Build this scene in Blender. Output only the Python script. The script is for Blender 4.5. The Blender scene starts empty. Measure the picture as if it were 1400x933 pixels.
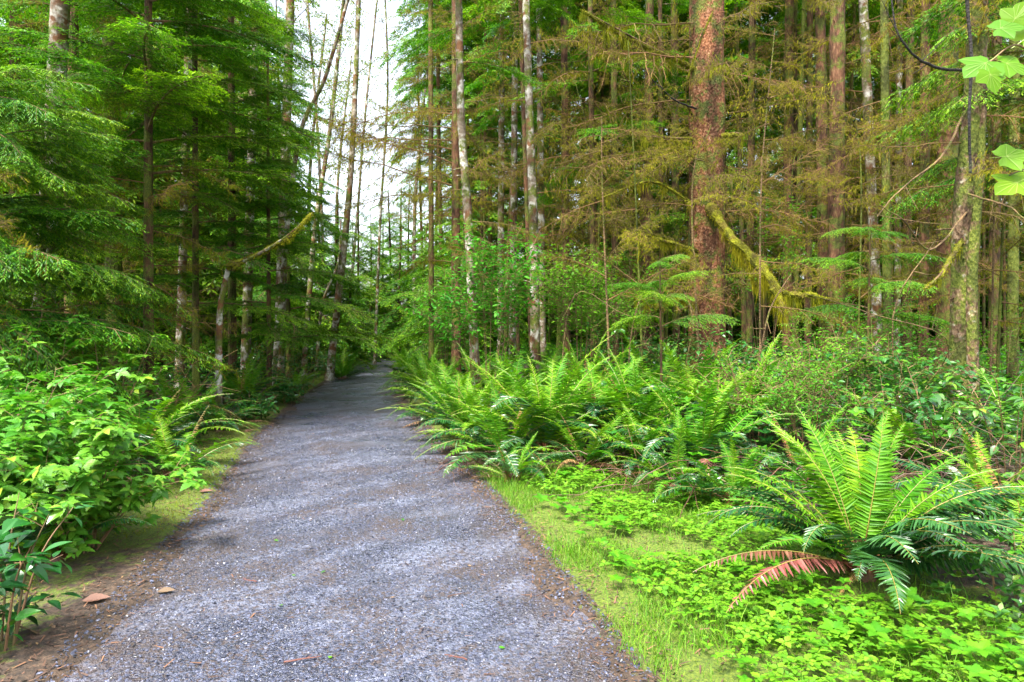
import bpy, math, random
import numpy as np
from mathutils import Vector, Matrix

# ------------------------------------------------------------------ camera, sky, sun, exposure
S = bpy.context.scene
COL = S.collection
R = math.radians
F = 24.0 / 36.0 * 1400          # focal length in photo pixels
HZ = 445.0                      # photo row of the horizon
EYE = 1.5
cam_d = bpy.data.cameras.new("camera")
cam = bpy.data.objects.new("camera", cam_d)
COL.objects.link(cam)
cam.location = (0, 0, EYE)
cam.rotation_euler = (R(90), 0, 0)
cam_d.lens = 24.0
cam_d.sensor_width = 36.0
cam_d.shift_y = -(466.5 - HZ) / 1400.0
cam_d.clip_start = 0.05
cam_d.clip_end = 2000
S.camera = cam

SUN_EL, SUN_AZ = R(64), R(215)   # compass bearing of the sun, clockwise from +Y
w = bpy.data.worlds.new("World")
S.world = w
w.use_nodes = True
nt = w.node_tree
nt.nodes.clear()
sky = nt.nodes.new("ShaderNodeTexSky")
sky.sky_type = 'NISHITA'
sky.sun_disc = False
sky.sun_elevation = SUN_EL
sky.sun_rotation = SUN_AZ
sky.air_density = 1.0
sky.dust_density = 4.0
sky.ozone_density = 1.0
hs = nt.nodes.new("ShaderNodeHueSaturation")
hs.inputs['Saturation'].default_value = 0.45
bg = nt.nodes.new("ShaderNodeBackground")
bg.inputs['Strength'].default_value = 0.095
wo = nt.nodes.new("ShaderNodeOutputWorld")
nt.links.new(sky.outputs[0], hs.inputs['Color'])
nt.links.new(hs.outputs[0], bg.inputs[0])
nt.links.new(bg.outputs[0], wo.inputs[0])

sd = bpy.data.lights.new("sun", 'SUN')
sd.energy = 1.5
sd.angle = R(12)
sd.color = (1.0, 0.95, 0.86)
so = bpy.data.objects.new("sun", sd)
COL.objects.link(so)
dirv = Vector((math.sin(SUN_AZ) * math.cos(SUN_EL), math.cos(SUN_AZ) * math.cos(SUN_EL), math.sin(SUN_EL)))
so.rotation_euler = dirv.to_track_quat('Z', 'Y').to_euler()
so.location = (0, -5, 30)

S.view_settings.view_transform = 'Standard'
S.view_settings.look = 'None'
S.view_settings.gamma = 1
S.view_settings.use_curve_mapping = False
S.view_settings.exposure = 2.8
cy = S.cycles
cy.max_bounces = 7
cy.diffuse_bounces = 4
cy.glossy_bounces = 2
cy.transmission_bounces = 4
cy.transparent_max_bounces = 4
cy.caustics_reflective = False
cy.caustics_refractive = False
cy.use_denoising = True
cy.use_adaptive_sampling = False
S.render.use_persistent_data = False

rng = np.random.default_rng(7)
random.seed(7)

# ------------------------------------------------------------------ small maths
def nz(v):
    v = np.asarray(v, float)
    return v / np.maximum(np.linalg.norm(v, axis=-1, keepdims=True), 1e-9)

def _hash(ix, iy, s):
    n = (ix.astype(np.int64) * 374761393 + iy.astype(np.int64) * 668265263 + s * 974711) & 0x7fffffff
    n = ((n ^ (n >> 13)) * 1274126177) & 0x7fffffff
    return ((n ^ (n >> 16)) & 0xffff) / 65535.0

def vnoise(x, y, s=0):
    x = np.asarray(x, float); y = np.asarray(y, float)
    ix = np.floor(x); iy = np.floor(y)
    fx = x - ix; fy = y - iy
    fx = fx * fx * (3 - 2 * fx); fy = fy * fy * (3 - 2 * fy)
    a = _hash(ix, iy, s); b = _hash(ix + 1, iy, s); c = _hash(ix, iy + 1, s); d = _hash(ix + 1, iy + 1, s)
    return (a * (1 - fx) + b * fx) * (1 - fy) + (c * (1 - fx) + d * fx) * fy

def fbm(x, y, s=0, o=4):
    t = 0; a = 0.5
    for i in range(o):
        t = t + a * vnoise(x * 2 ** i, y * 2 ** i, s + i * 17); a *= 0.5
    return t

def smooth(x, a, b):
    t = np.clip((np.asarray(x, float) - a) / (b - a), 0, 1)
    return t * t * (3 - 2 * t)

PY = [-30, 0, 2.9, 5.5, 9.3, 13.3, 18.7, 25, 29, 34, 40, 60, 400]
PX = [5.0, -0.2, -0.71, -1.27, -2.28, -3.2, -4.15, -5.05, -5.3, -4.9, -3.6, 3.0, 120]
def pc(y): return np.interp(y, PY, PX)
def pw(y): return np.interp(y, [0, 8, 14, 22, 30, 60], [1.18, 1.17, 1.02, 0.8, 0.64, 0.64])

def gh(x, y):
    """height of the forest floor"""
    x = np.asarray(x, float); y = np.asarray(y, float)
    u = x - pc(y); hw = pw(y) + (fbm(x * 1.3, y * 1.3, 5, 4) - 0.44) * 0.6 + (fbm(x * 6, y * 6, 6, 3) - .44) * .25
    e = np.abs(u) - hw
    side = np.where(u > 0, 0.04 + 0.2 * smooth(y, 5.0, 9.0), 0.03 + 0.13 * smooth(y, 5.0, 9.0))
    h = -0.06 + 0.075 * smooth(e, -0.22, 0.06) + side * smooth(e, 0.35, 3.2)
    h = h + smooth(e, 0.0, 1.5) * ((fbm(x * 0.5, y * 0.5, 31, 3) - 0.44) * 0.2) + (fbm(x * 5, y * 5, 9, 3) - 0.44) * 0.05 * smooth(e, -.1, .3)
    return h

def P(px, py, d):
    return np.array([(px - 700) / F * d, d, EYE + (HZ - py) / F * d])

def onground(px, d):
    x = (px - 700) / F * d
    return np.array([x, d, float(gh(x, d))])

# ------------------------------------------------------------------ mesh builder
class MB:
    def __init__(s): s.v = []; s.f = []; s.n = 0
    def add(s, V, faces, mat=0):
        V = np.asarray(V, float).reshape(-1, 3)
        for fa in (faces if isinstance(faces, list) else [faces]):
            fa = np.asarray(fa, int)
            if fa.size: s.f.append((fa + s.n, mat))
        s.v.append(V); s.n += len(V)
    def inst(s, tpl, A, T, mat=0):
        """copies of a template: A (N,3,3) with axes as columns, T (N,3)"""
        V, fs = tpl
        A = np.asarray(A); T = np.asarray(T)
        N = len(T)
        if N == 0: return
        W = np.einsum('nij,kj->nki', A, V) + T[:, None, :]
        k = len(V)
        off = (np.arange(N) * k)[:, None, None]
        s.add(W.reshape(-1, 3), [(np.asarray(f)[None] + off).reshape(-1, np.asarray(f).shape[1]) for f in fs], mat)
    def data(s):
        return np.concatenate(s.v) if s.v else np.zeros((0, 3))
    def mesh(s, name, mats, smooth_=False):
        me = bpy.data.meshes.new(name)
        V = s.data()
        me.vertices.add(len(V)); me.vertices.foreach_set('co', V.ravel())
        loops = np.concatenate([f.ravel() for f, m in s.f])
        tot = np.concatenate([np.full(len(f), f.shape[1]) for f, m in s.f])
        mi = np.concatenate([np.full(len(f), m) for f, m in s.f])
        me.loops.add(len(loops)); me.loops.foreach_set('vertex_index', loops.astype(np.int32))
        me.polygons.add(len(tot))
        st = np.concatenate([[0], np.cumsum(tot)[:-1]])
        me.polygons.foreach_set('loop_start', st.astype(np.int32))
        me.polygons.foreach_set('material_index', mi.astype(np.int32))
        if smooth_: me.polygons.foreach_set('use_smooth', np.ones(len(tot), bool))
        else: me.polygons.foreach_set('use_smooth', np.zeros(len(tot), bool))
        me.update(calc_edges=True)
        me.validate()
        for m in mats: me.materials.append(m)
        return me

def link(name, me, parent=None, loc=None):
    o = bpy.data.objects.new(name, me)
    COL.objects.link(o)
    if parent is not None: o.parent = parent
    if loc is not None: o.location = [float(a) for a in loc]
    return o

def tag(o, label=None, cat=None, group=None, kind=None):
    if label: o["label"] = label
    if cat: o["category"] = cat
    if group: o["group"] = group
    if kind: o["kind"] = kind
    return o

def thing(name, label, cat, loc, rz=0.0, group=None, scale=1.0):
    o = bpy.data.objects.new(name, None)
    o.empty_display_size = 0.1
    COL.objects.link(o)
    o.location = [float(a) for a in loc]
    o.rotation_euler = (0, 0, rz)
    o.scale = (scale,) * 3
    return tag(o, label, cat, group)

def copy_tree(o, parent=None):
    c = o.copy(); COL.objects.link(c)
    if parent is not None: c.parent = parent
    for ch in list(o.children):
        copy_tree(ch, c)
    return c

def tube_arr(pts, rad, sides=6, cap=True, jit=0.0, seed=0):
    pts = np.asarray(pts, float); n = len(pts)
    rad = np.broadcast_to(np.asarray(rad, float), (n,))
    T = nz(np.gradient(pts, axis=0))
    ref = np.array([0.0, 0, 1]) if abs(T[:, 2]).mean() < 0.8 else np.array([1.0, 0, 0])
    A = nz(np.cross(T, ref)); B = np.cross(T, A)
    th = np.linspace(0, 2 * np.pi, sides, endpoint=False)
    rr = rad[:, None] * np.ones(sides)
    if jit:
        g = np.random.default_rng(seed)
        rr = rr * (1 + jit * g.standard_normal((n, sides)))
    V = pts[:, None] + rr[..., None] * (np.cos(th)[None, :, None] * A[:, None] + np.sin(th)[None, :, None] * B[:, None])
    i = np.arange(n - 1)[:, None]; j = np.arange(sides)[None]
    q = np.stack([i * sides + j, i * sides + (j + 1) % sides, (i + 1) * sides + (j + 1) % sides, (i + 1) * sides + j], -1).reshape(-1, 4)
    return V.reshape(-1, 3), q

def spline(pts, n=16):
    """Catmull-Rom through the points"""
    p = np.asarray(pts, float)
    if len(p) == 2: return p[0] + (p[1] - p[0]) * np.linspace(0, 1, n)[:, None]
    q = np.vstack([2 * p[0] - p[1], p, 2 * p[-1] - p[-2]])
    out = []
    for t in np.linspace(0, len(p) - 1 - 1e-6, n):
        k = int(t); f = t - k
        a, b, c, d = q[k:k + 4]
        out.append(0.5 * ((2 * b) + (-a + c) * f + (2 * a - 5 * b + 4 * c - d) * f * f + (-a + 3 * b - 3 * c + d) * f ** 3))
    return np.array(out)

def frames(D, U):
    """columns: length axis D, width axis, normal close to U"""
    X = nz(D); Y = nz(np.cross(U, X)); Z = np.cross(X, Y)
    return np.stack([X, Y, Z], -1)

# ------------------------------------------------------------------ materials
MATS = {}
def newmat(name):
    m = bpy.data.materials.new(name); m.use_nodes = True
    nt = m.node_tree; nt.nodes.clear()
    out = nt.nodes.new("ShaderNodeOutputMaterial")
    MATS[name] = m
    def N(t, **kw):
        n = nt.nodes.new(t)
        for k, v in kw.items(): setattr(n, k, v)
        return n
    return m, nt, out, N, nt.links.new

def ramp(N, stops):
    r = N("ShaderNodeValToRGB")
    el = r.color_ramp.elements
    while len(el) < len(stops): el.new(0.5)
    for e, (p, c) in zip(el, stops):
        e.position = p; e.color = (*c, 1)
    return r

def leafmat(name, stops, rough=0.45, trans=0.35, tcol=(1.0, 1.15, 0.5), spec=0.5, hue=0.02, coat=0.0):
    m, nt, out, N, L = newmat(name)
    geo = N("ShaderNodeNewGeometry"); oi = N("ShaderNodeObjectInfo")
    r = ramp(N, stops)
    L(geo.outputs['Random Per Island'], r.inputs[0])
    h = N("ShaderNodeHueSaturation")
    mr = N("ShaderNodeMapRange"); mr.inputs[3].default_value = 0.5 - hue; mr.inputs[4].default_value = 0.5 + hue
    L(oi.outputs['Random'], mr.inputs[0]); L(mr.outputs[0], h.inputs['Hue'])
    mv = N("ShaderNodeMapRange"); mv.inputs[3].default_value = 1.2; mv.inputs[4].default_value = 0.8
    L(oi.outputs['Random'], mv.inputs[0]); L(mv.outputs[0], h.inputs['Value'])
    L(r.outputs[0], h.inputs['Color'])
    bs = N("ShaderNodeBsdfPrincipled")
    bs.inputs['Roughness'].default_value = rough
    bs.inputs['Specular IOR Level'].default_value = spec
    bs.inputs['Coat Weight'].default_value = coat
    bs.inputs['Coat Roughness'].default_value = 0.2
    L(h.outputs[0], bs.inputs['Base Color'])
    if trans > 0:
        mu = N("ShaderNodeMix", data_type='RGBA', blend_type='MULTIPLY')
        mu.inputs[0].default_value = 1.0
        L(h.outputs[0], mu.inputs[6]); mu.inputs[7].default_value = (*tcol, 1)
        tr = N("ShaderNodeBsdfTranslucent"); L(mu.outputs[2], tr.inputs[0])
        mx = N("ShaderNodeMixShader"); mx.inputs[0].default_value = trans
        L(bs.outputs[0], mx.inputs[1]); L(tr.outputs[0], mx.inputs[2]); L(mx.outputs[0], out.inputs[0])
    else:
        L(bs.outputs[0], out.inputs[0])
    return m

def barkmat(name, stops, moss=0.25, mosscol=((0.05, 0.075, 0.008), (0.13, 0.15, 0.02)), zs=0.25, scale=14, rough=0.85, bump=0.6, lichen=0.0, lichcol=(0.45, 0.46, 0.42), spots=None):
    m, nt, out, N, L = newmat(name)
    tc = N("ShaderNodeTexCoord"); oi = N("ShaderNodeObjectInfo")
    ad = N("ShaderNodeVectorMath", operation='ADD')
    sc = N("ShaderNodeVectorMath", operation='SCALE'); sc.inputs['Scale'].default_value = 37.0
    cv = N("ShaderNodeCombineXYZ"); L(oi.outputs['Random'], cv.inputs[0]); L(oi.outputs['Random'], cv.inputs[2])
    L(cv.outputs[0], sc.inputs[0]); L(tc.outputs['Object'], ad.inputs[0]); L(sc.outputs[0], ad.inputs[1])
    mp = N("ShaderNodeMapping"); mp.inputs['Scale'].default_value = (1, 1, zs)
    L(ad.outputs[0], mp.inputs[0])
    n1 = N("ShaderNodeTexNoise"); n1.inputs['Scale'].default_value = scale; n1.inputs['Detail'].default_value = 6; n1.inputs['Roughness'].default_value = 0.7
    L(mp.outputs[0], n1.inputs['Vector'])
    r = ramp(N, stops); L(n1.outputs[0], r.inputs[0])
    col = r.outputs[0]
    vo = N("ShaderNodeTexVoronoi"); vo.inputs['Scale'].default_value = scale * 1.7
    L(mp.outputs[0], vo.inputs['Vector'])
    if lichen > 0:
        n3 = N("ShaderNodeTexNoise"); n3.inputs['Scale'].default_value = scale * .6; n3.inputs['Detail'].default_value = 5
        L(ad.outputs[0], n3.inputs['Vector'])
        r3 = ramp(N, [(1 - lichen - 0.06, (0, 0, 0)), (1 - lichen + 0.04, (1, 1, 1))]); L(n3.outputs[0], r3.inputs[0])
        mx = N("ShaderNodeMix", data_type='RGBA'); L(r3.outputs[0], mx.inputs[0]); L(col, mx.inputs[6]); mx.inputs[7].default_value = (*lichcol, 1)
        col = mx.outputs[2]
    if spots:
        n4 = N("ShaderNodeTexNoise"); n4.inputs['Scale'].default_value = 5.0; n4.inputs['Detail'].default_value = 5
        L(ad.outputs[0], n4.inputs['Vector'])
        r4 = ramp(N, [(0.5, (0, 0, 0)), (0.58, (1, 1, 1))]); L(n4.outputs[0], r4.inputs[0])
        mx = N("ShaderNodeMix", data_type='RGBA'); L(r4.outputs[0], mx.inputs[0]); L(col, mx.inputs[6]); mx.inputs[7].default_value = (*spots, 1)
        col = mx.outputs[2]
    if moss > 0:
        n2 = N("ShaderNodeTexNoise"); n2.inputs['Scale'].default_value = 3.2; n2.inputs['Detail'].default_value = 7; n2.inputs['Roughness'].default_value = 0.7
        L(ad.outputs[0], n2.inputs['Vector'])
        r2 = ramp(N, [(0.66 - moss * 0.5, (0, 0, 0)), (0.74 - moss * 0.5, (1, 1, 1))]); L(n2.outputs[0], r2.inputs[0])
        n5 = N("ShaderNodeTexNoise"); n5.inputs['Scale'].default_value = 60; L(ad.outputs[0], n5.inputs['Vector'])
        rm = ramp(N, [(0.35, mosscol[0]), (0.65, mosscol[1])]); L(n5.outputs[0], rm.inputs[0])
        mx = N("ShaderNodeMix", data_type='RGBA'); L(r2.outputs[0], mx.inputs[0]); L(col, mx.inputs[6]); L(rm.outputs[0], mx.inputs[7])
        col = mx.outputs[2]
    mpl = N("ShaderNodeMapping"); mpl.inputs['Scale'].default_value = (1, 1, .35); L(ad.outputs[0], mpl.inputs[0])
    nl = N("ShaderNodeTexNoise"); nl.inputs['Scale'].default_value = 4.5; nl.inputs['Detail'].default_value = 4; L(mpl.outputs[0], nl.inputs['Vector'])
    rl = ramp(N, [(0.36, (.42, .40, .38)), (0.5, (.95, .95, .95)), (0.66, (1.35, 1.3, 1.25))]); L(nl.outputs[0], rl.inputs[0])
    ml = N("ShaderNodeMix", data_type='RGBA', blend_type='MULTIPLY'); ml.inputs[0].default_value = 1; L(col, ml.inputs[6]); L(rl.outputs[0], ml.inputs[7]); col = ml.outputs[2]
    bs = N("ShaderNodeBsdfPrincipled"); bs.inputs['Roughness'].default_value = rough
    bs.inputs['Specular IOR Level'].default_value = 0.3
    L(col, bs.inputs['Base Color'])
    b = N("ShaderNodeBump"); b.inputs['Strength'].default_value = bump; b.inputs['Distance'].default_value = 0.02
    ma = N("ShaderNodeMath", operation='ADD'); L(n1.outputs[0], ma.inputs[0]); L(vo.outputs[0], ma.inputs[1])
    L(ma.outputs[0], b.inputs['Height']); L(b.outputs[0], bs.inputs['Normal'])
    L(bs.outputs[0], out.inputs[0])
    return m

fresh = [(0.0, (0.055, 0.16, 0.008)), (0.5, (0.085, 0.22, 0.012)), (1.0, (0.14, 0.27, 0.018))]
leafmat("fern_young", [(0, (0.055, 0.18, 0.006)), (0.5, (0.095, 0.26, 0.007)), (1, (0.15, 0.32, 0.010))], rough=0.5, trans=0.35, spec=.25)
leafmat("fern_old", [(0, (0.010, 0.065, 0.014)), (0.5, (0.018, 0.09, 0.014)), (1, (0.03, 0.125, 0.014))], rough=0.33, trans=0.12, spec=0.5, coat=0.12)
leafmat("fern_dead", [(0, (0.08, 0.024, 0.012)), (0.5, (0.14, 0.048, 0.028)), (1, (0.22, 0.09, 0.055))], rough=0.4, trans=0.1, tcol=(1, .8, .6))
leafmat("fern_dead_tan", [(0, (0.20, 0.10, 0.025)), (0.5, (0.3, 0.16, 0.05)), (1, (0.38, 0.22, 0.08))], rough=0.7, trans=0.2, tcol=(1, .8, .6))
leafmat("rachis", [(0, (0.16, 0.14, 0.03)), (1, (0.22, 0.18, 0.03))], trans=0)
leafmat("petiole", [(0, (0.06, 0.026, 0.010)), (1, (0.13, 0.06, 0.018))], trans=0)
leafmat("salmonberry", [(0, (0.035, 0.17, 0.012)), (0.4, (0.06, 0.235, 0.016)), (0.9, (0.11, 0.30, 0.022)), (1, (0.2, 0.32, 0.02))], spec=.35, rough=0.4, trans=0.35)
leafmat("salal", [(0, (0.014, 0.08, 0.012)), (0.6, (0.028, 0.13, 0.014)), (0.9, (0.05, 0.18, 0.014)), (1, (0.13, 0.24, 0.015))], rough=0.3, trans=0.15, spec=0.5, coat=0.12)
leafmat("huckleberry", [(0, (0.035, 0.18, 0.006)), (0.5, (0.065, 0.25, 0.008)), (1, (0.11, 0.31, 0.012))], spec=.25, rough=0.5, trans=0.4)
leafmat("maple", [(0, (0.11, 0.26, 0.006)), (1, (0.14, 0.29, 0.008))], rough=0.45, trans=0.45, spec=.3)
leafmat("leaf_vein", [(0, (0.24, 0.36, 0.05)), (1, (0.26, 0.38, 0.06))], trans=.3)
leafmat("herb", [(0, (0.05, 0.19, 0.008)), (0.5, (0.085, 0.26, 0.010)), (1, (0.14, 0.31, 0.016))], spec=.3, rough=0.45, trans=0.35)
leafmat("grass", [(0, (0.065, 0.19, 0.006)), (0.5, (0.11, 0.26, 0.008)), (1, (0.2, 0.32, 0.02))], spec=.25, rough=0.5, trans=0.35)
leafmat("moss_tuft", [(0, (0.08, 0.14, 0.006)), (0.5, (0.14, 0.21, 0.008)), (1, (0.21, 0.27, 0.012))], spec=.15, rough=0.8, trans=0.3)
leafmat("hang_moss", [(0, (0.10, 0.115, 0.006)), (0.5, (0.20, 0.21, 0.008)), (1, (0.31, 0.31, 0.012))], spec=.1, rough=0.85, trans=0.3, tcol=(1, 1, .5))
leafmat("hemlock", [(0, (0.032, 0.115, 0.007)), (0.5, (0.06, 0.18, 0.009)), (1, (0.10, 0.24, 0.011))], spec=.25, rough=0.5, trans=0.42)
leafmat("hemlock_tip", [(0, (0.085, 0.24, 0.007)), (0.6, (0.15, 0.33, 0.009)), (1, (0.23, 0.40, 0.014))], spec=.25, rough=0.5, trans=0.35)
leafmat("cedar", [(0, (0.025, 0.10, 0.010)), (0.5, (0.05, 0.16, 0.012)), (1, (0.09, 0.23, 0.014))], spec=.2, rough=0.45, trans=0.25)
leafmat("alder_leaf", [(0, (0.10, 0.20, 0.012)), (0.6, (0.17, 0.25, 0.02)), (1, (0.28, 0.26, 0.03))], rough=0.5, trans=0.5)
leafmat("dead_twig", [(0, (0.05, 0.026, 0.010)), (0.5, (0.11, 0.062, 0.018)), (1, (0.19, 0.12, 0.03))], rough=0.9, trans=0)
leafmat("bramble", [(0, (0.05, 0.02, 0.012)), (0.6, (0.11, 0.045, 0.025)), (1, (0.18, 0.09, 0.045))], rough=0.6, trans=0)
leafmat("dry_leaf", [(0, (0.09, 0.042, 0.022)), (1, (0.17, 0.095, 0.055))], rough=0.6, trans=0.1, tcol=(1, .8, .6))
leafmat("litter", [(0, (0.03, 0.018, 0.012)), (0.5, (0.07, 0.035, 0.02)), (0.9, (0.14, 0.07, 0.035)), (1, (0.25, 0.13, 0.06))], rough=0.7, trans=0)
leafmat("stone", [(0, (0.014, 0.016, 0.025)), (0.5, (0.036, 0.041, 0.068)), (0.92, (0.066, 0.075, 0.12)), (1, (0.115, 0.127, 0.19))], rough=0.4, trans=0, spec=0.6, hue=0.0)
leafmat("shrub_stem", [(0, (0.12, 0.07, 0.03)), (1, (0.2, 0.13, 0.05))], rough=0.7, trans=0)

barkmat("spruce_bark", [(0.34, (0.04, 0.015, 0.007)), (0.45, (0.13, 0.047, 0.018)), (0.56, (0.225, 0.098, 0.044)), (0.7, (0.38, 0.25, 0.16))], moss=0.34, zs=0.55, scale=22, bump=0.9)
barkmat("red_bark", [(0.34, (0.035, 0.016, 0.008)), (0.5, (0.105, 0.048, 0.023)), (0.7, (0.22, 0.12, 0.065))], moss=0.36, zs=0.3, scale=16, bump=0.8)
barkmat("brown_bark", [(0.34, (0.025, 0.015, 0.008)), (0.5, (0.085, 0.045, 0.02)), (0.7, (0.19, 0.11, 0.052))], moss=0.38, zs=0.25, scale=18, bump=0.8)
barkmat("alder_bark", [(0.3, (0.07, 0.05, 0.033)), (0.5, (0.19, 0.15, 0.105)), (0.7, (0.36, 0.32, 0.26))], moss=0.36, zs=0.9, scale=9, bump=0.35, lichen=0.46, lichcol=(0.46, 0.45, 0.40), spots=(0.13, 0.06, 0.024))
barkmat("moss_bark", [(0.3, (0.04, 0.035, 0.014)), (0.5, (0.10, 0.085, 0.03)), (0.7, (0.2, 0.16, 0.08))], moss=0.62, zs=0.5, scale=14, bump=0.8)
barkmat("old_bark", [(0.33, (0.03, 0.018, 0.010)), (0.5, (0.12, 0.07, 0.038)), (0.62, (0.22, 0.15, 0.09)), (0.75, (0.34, 0.28, 0.2))], moss=0.42, zs=0.45, scale=20, bump=1.0, lichen=.36, lichcol=(.3, .28, .2))
barkmat("dark_branch", [(0.3, (0.012, 0.011, 0.01)), (0.6, (0.03, 0.027, 0.024))], moss=0.1, zs=1, scale=20)
barkmat("twig_bark", [(0.3, (0.08, 0.05, 0.025)), (0.6, (0.17, 0.11, 0.05))], moss=0.3, zs=1, scale=20)
barkmat("moss_sleeve", [(0.3, (0.10, 0.11, 0.006)), (0.6, (0.24, 0.25, 0.010)), (0.75, (0.34, 0.34, 0.016))], moss=0, zs=1, scale=40, bump=1.0, rough=0.95, spots=(0.13, 0.11, 0.015))

def groundmat():
    m, nt, out, N, L = newmat("forest_floor")
    tc = N("ShaderNodeTexCoord")
    n1 = N("ShaderNodeTexNoise"); n1.inputs['Scale'].default_value = 25; n1.inputs['Detail'].default_value = 8; n1.inputs['Roughness'].default_value = 0.75
    L(tc.outputs['Object'], n1.inputs['Vector'])
    r = ramp(N, [(0.35, (0.018, 0.013, 0.009)), (0.5, (0.05, 0.032, 0.02)), (0.62, (0.10, 0.062, 0.038)), (0.75, (0.17, 0.11, 0.07))])
    L(n1.outputs[0], r.inputs[0])
    at = N("ShaderNodeAttribute", attribute_name="moss")
    n2 = N("ShaderNodeTexNoise"); n2.inputs['Scale'].default_value = 9; n2.inputs['Detail'].default_value = 7; n2.inputs['Roughness'].default_value = 0.7
    L(tc.outputs['Object'], n2.inputs['Vector'])
    ad = N("ShaderNodeMath", operation='ADD'); L(at.outputs['Fac'], ad.inputs[0]); L(n2.outputs[0], ad.inputs[1])
    st = ramp(N, [(0.86, (0, 0, 0)), (1.0, (1, 1, 1))])
    L(ad.outputs[0], st.inputs[0])
    n3 = N("ShaderNodeTexNoise"); n3.inputs['Scale'].default_value = 70; n3.inputs['Detail'].default_value = 5
    L(tc.outputs['Object'], n3.inputs['Vector'])
    rm = ramp(N, [(0.3, (0.04, 0.07, 0.005)), (0.5, (0.085, 0.13, 0.008)), (0.7, (0.15, 0.19, 0.012))])
    L(n3.outputs[0], rm.inputs[0])
    mx = N("ShaderNodeMix", data_type='RGBA'); L(st.outputs[0], mx.inputs[0]); L(r.outputs[0], mx.inputs[6]); L(rm.outputs[0], mx.inputs[7])
    bs = N("ShaderNodeBsdfPrincipled"); bs.inputs['Roughness'].default_value = 0.8
    L(mx.outputs[2], bs.inputs['Base Color'])
    b = N("ShaderNodeBump"); b.inputs['Strength'].default_value = 0.8; b.inputs['Distance'].default_value = 0.03
    L(n1.outputs[0], b.inputs['Height']); L(b.outputs[0], bs.inputs['Normal'])
    L(bs.outputs[0], out.inputs[0])
    return m

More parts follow.
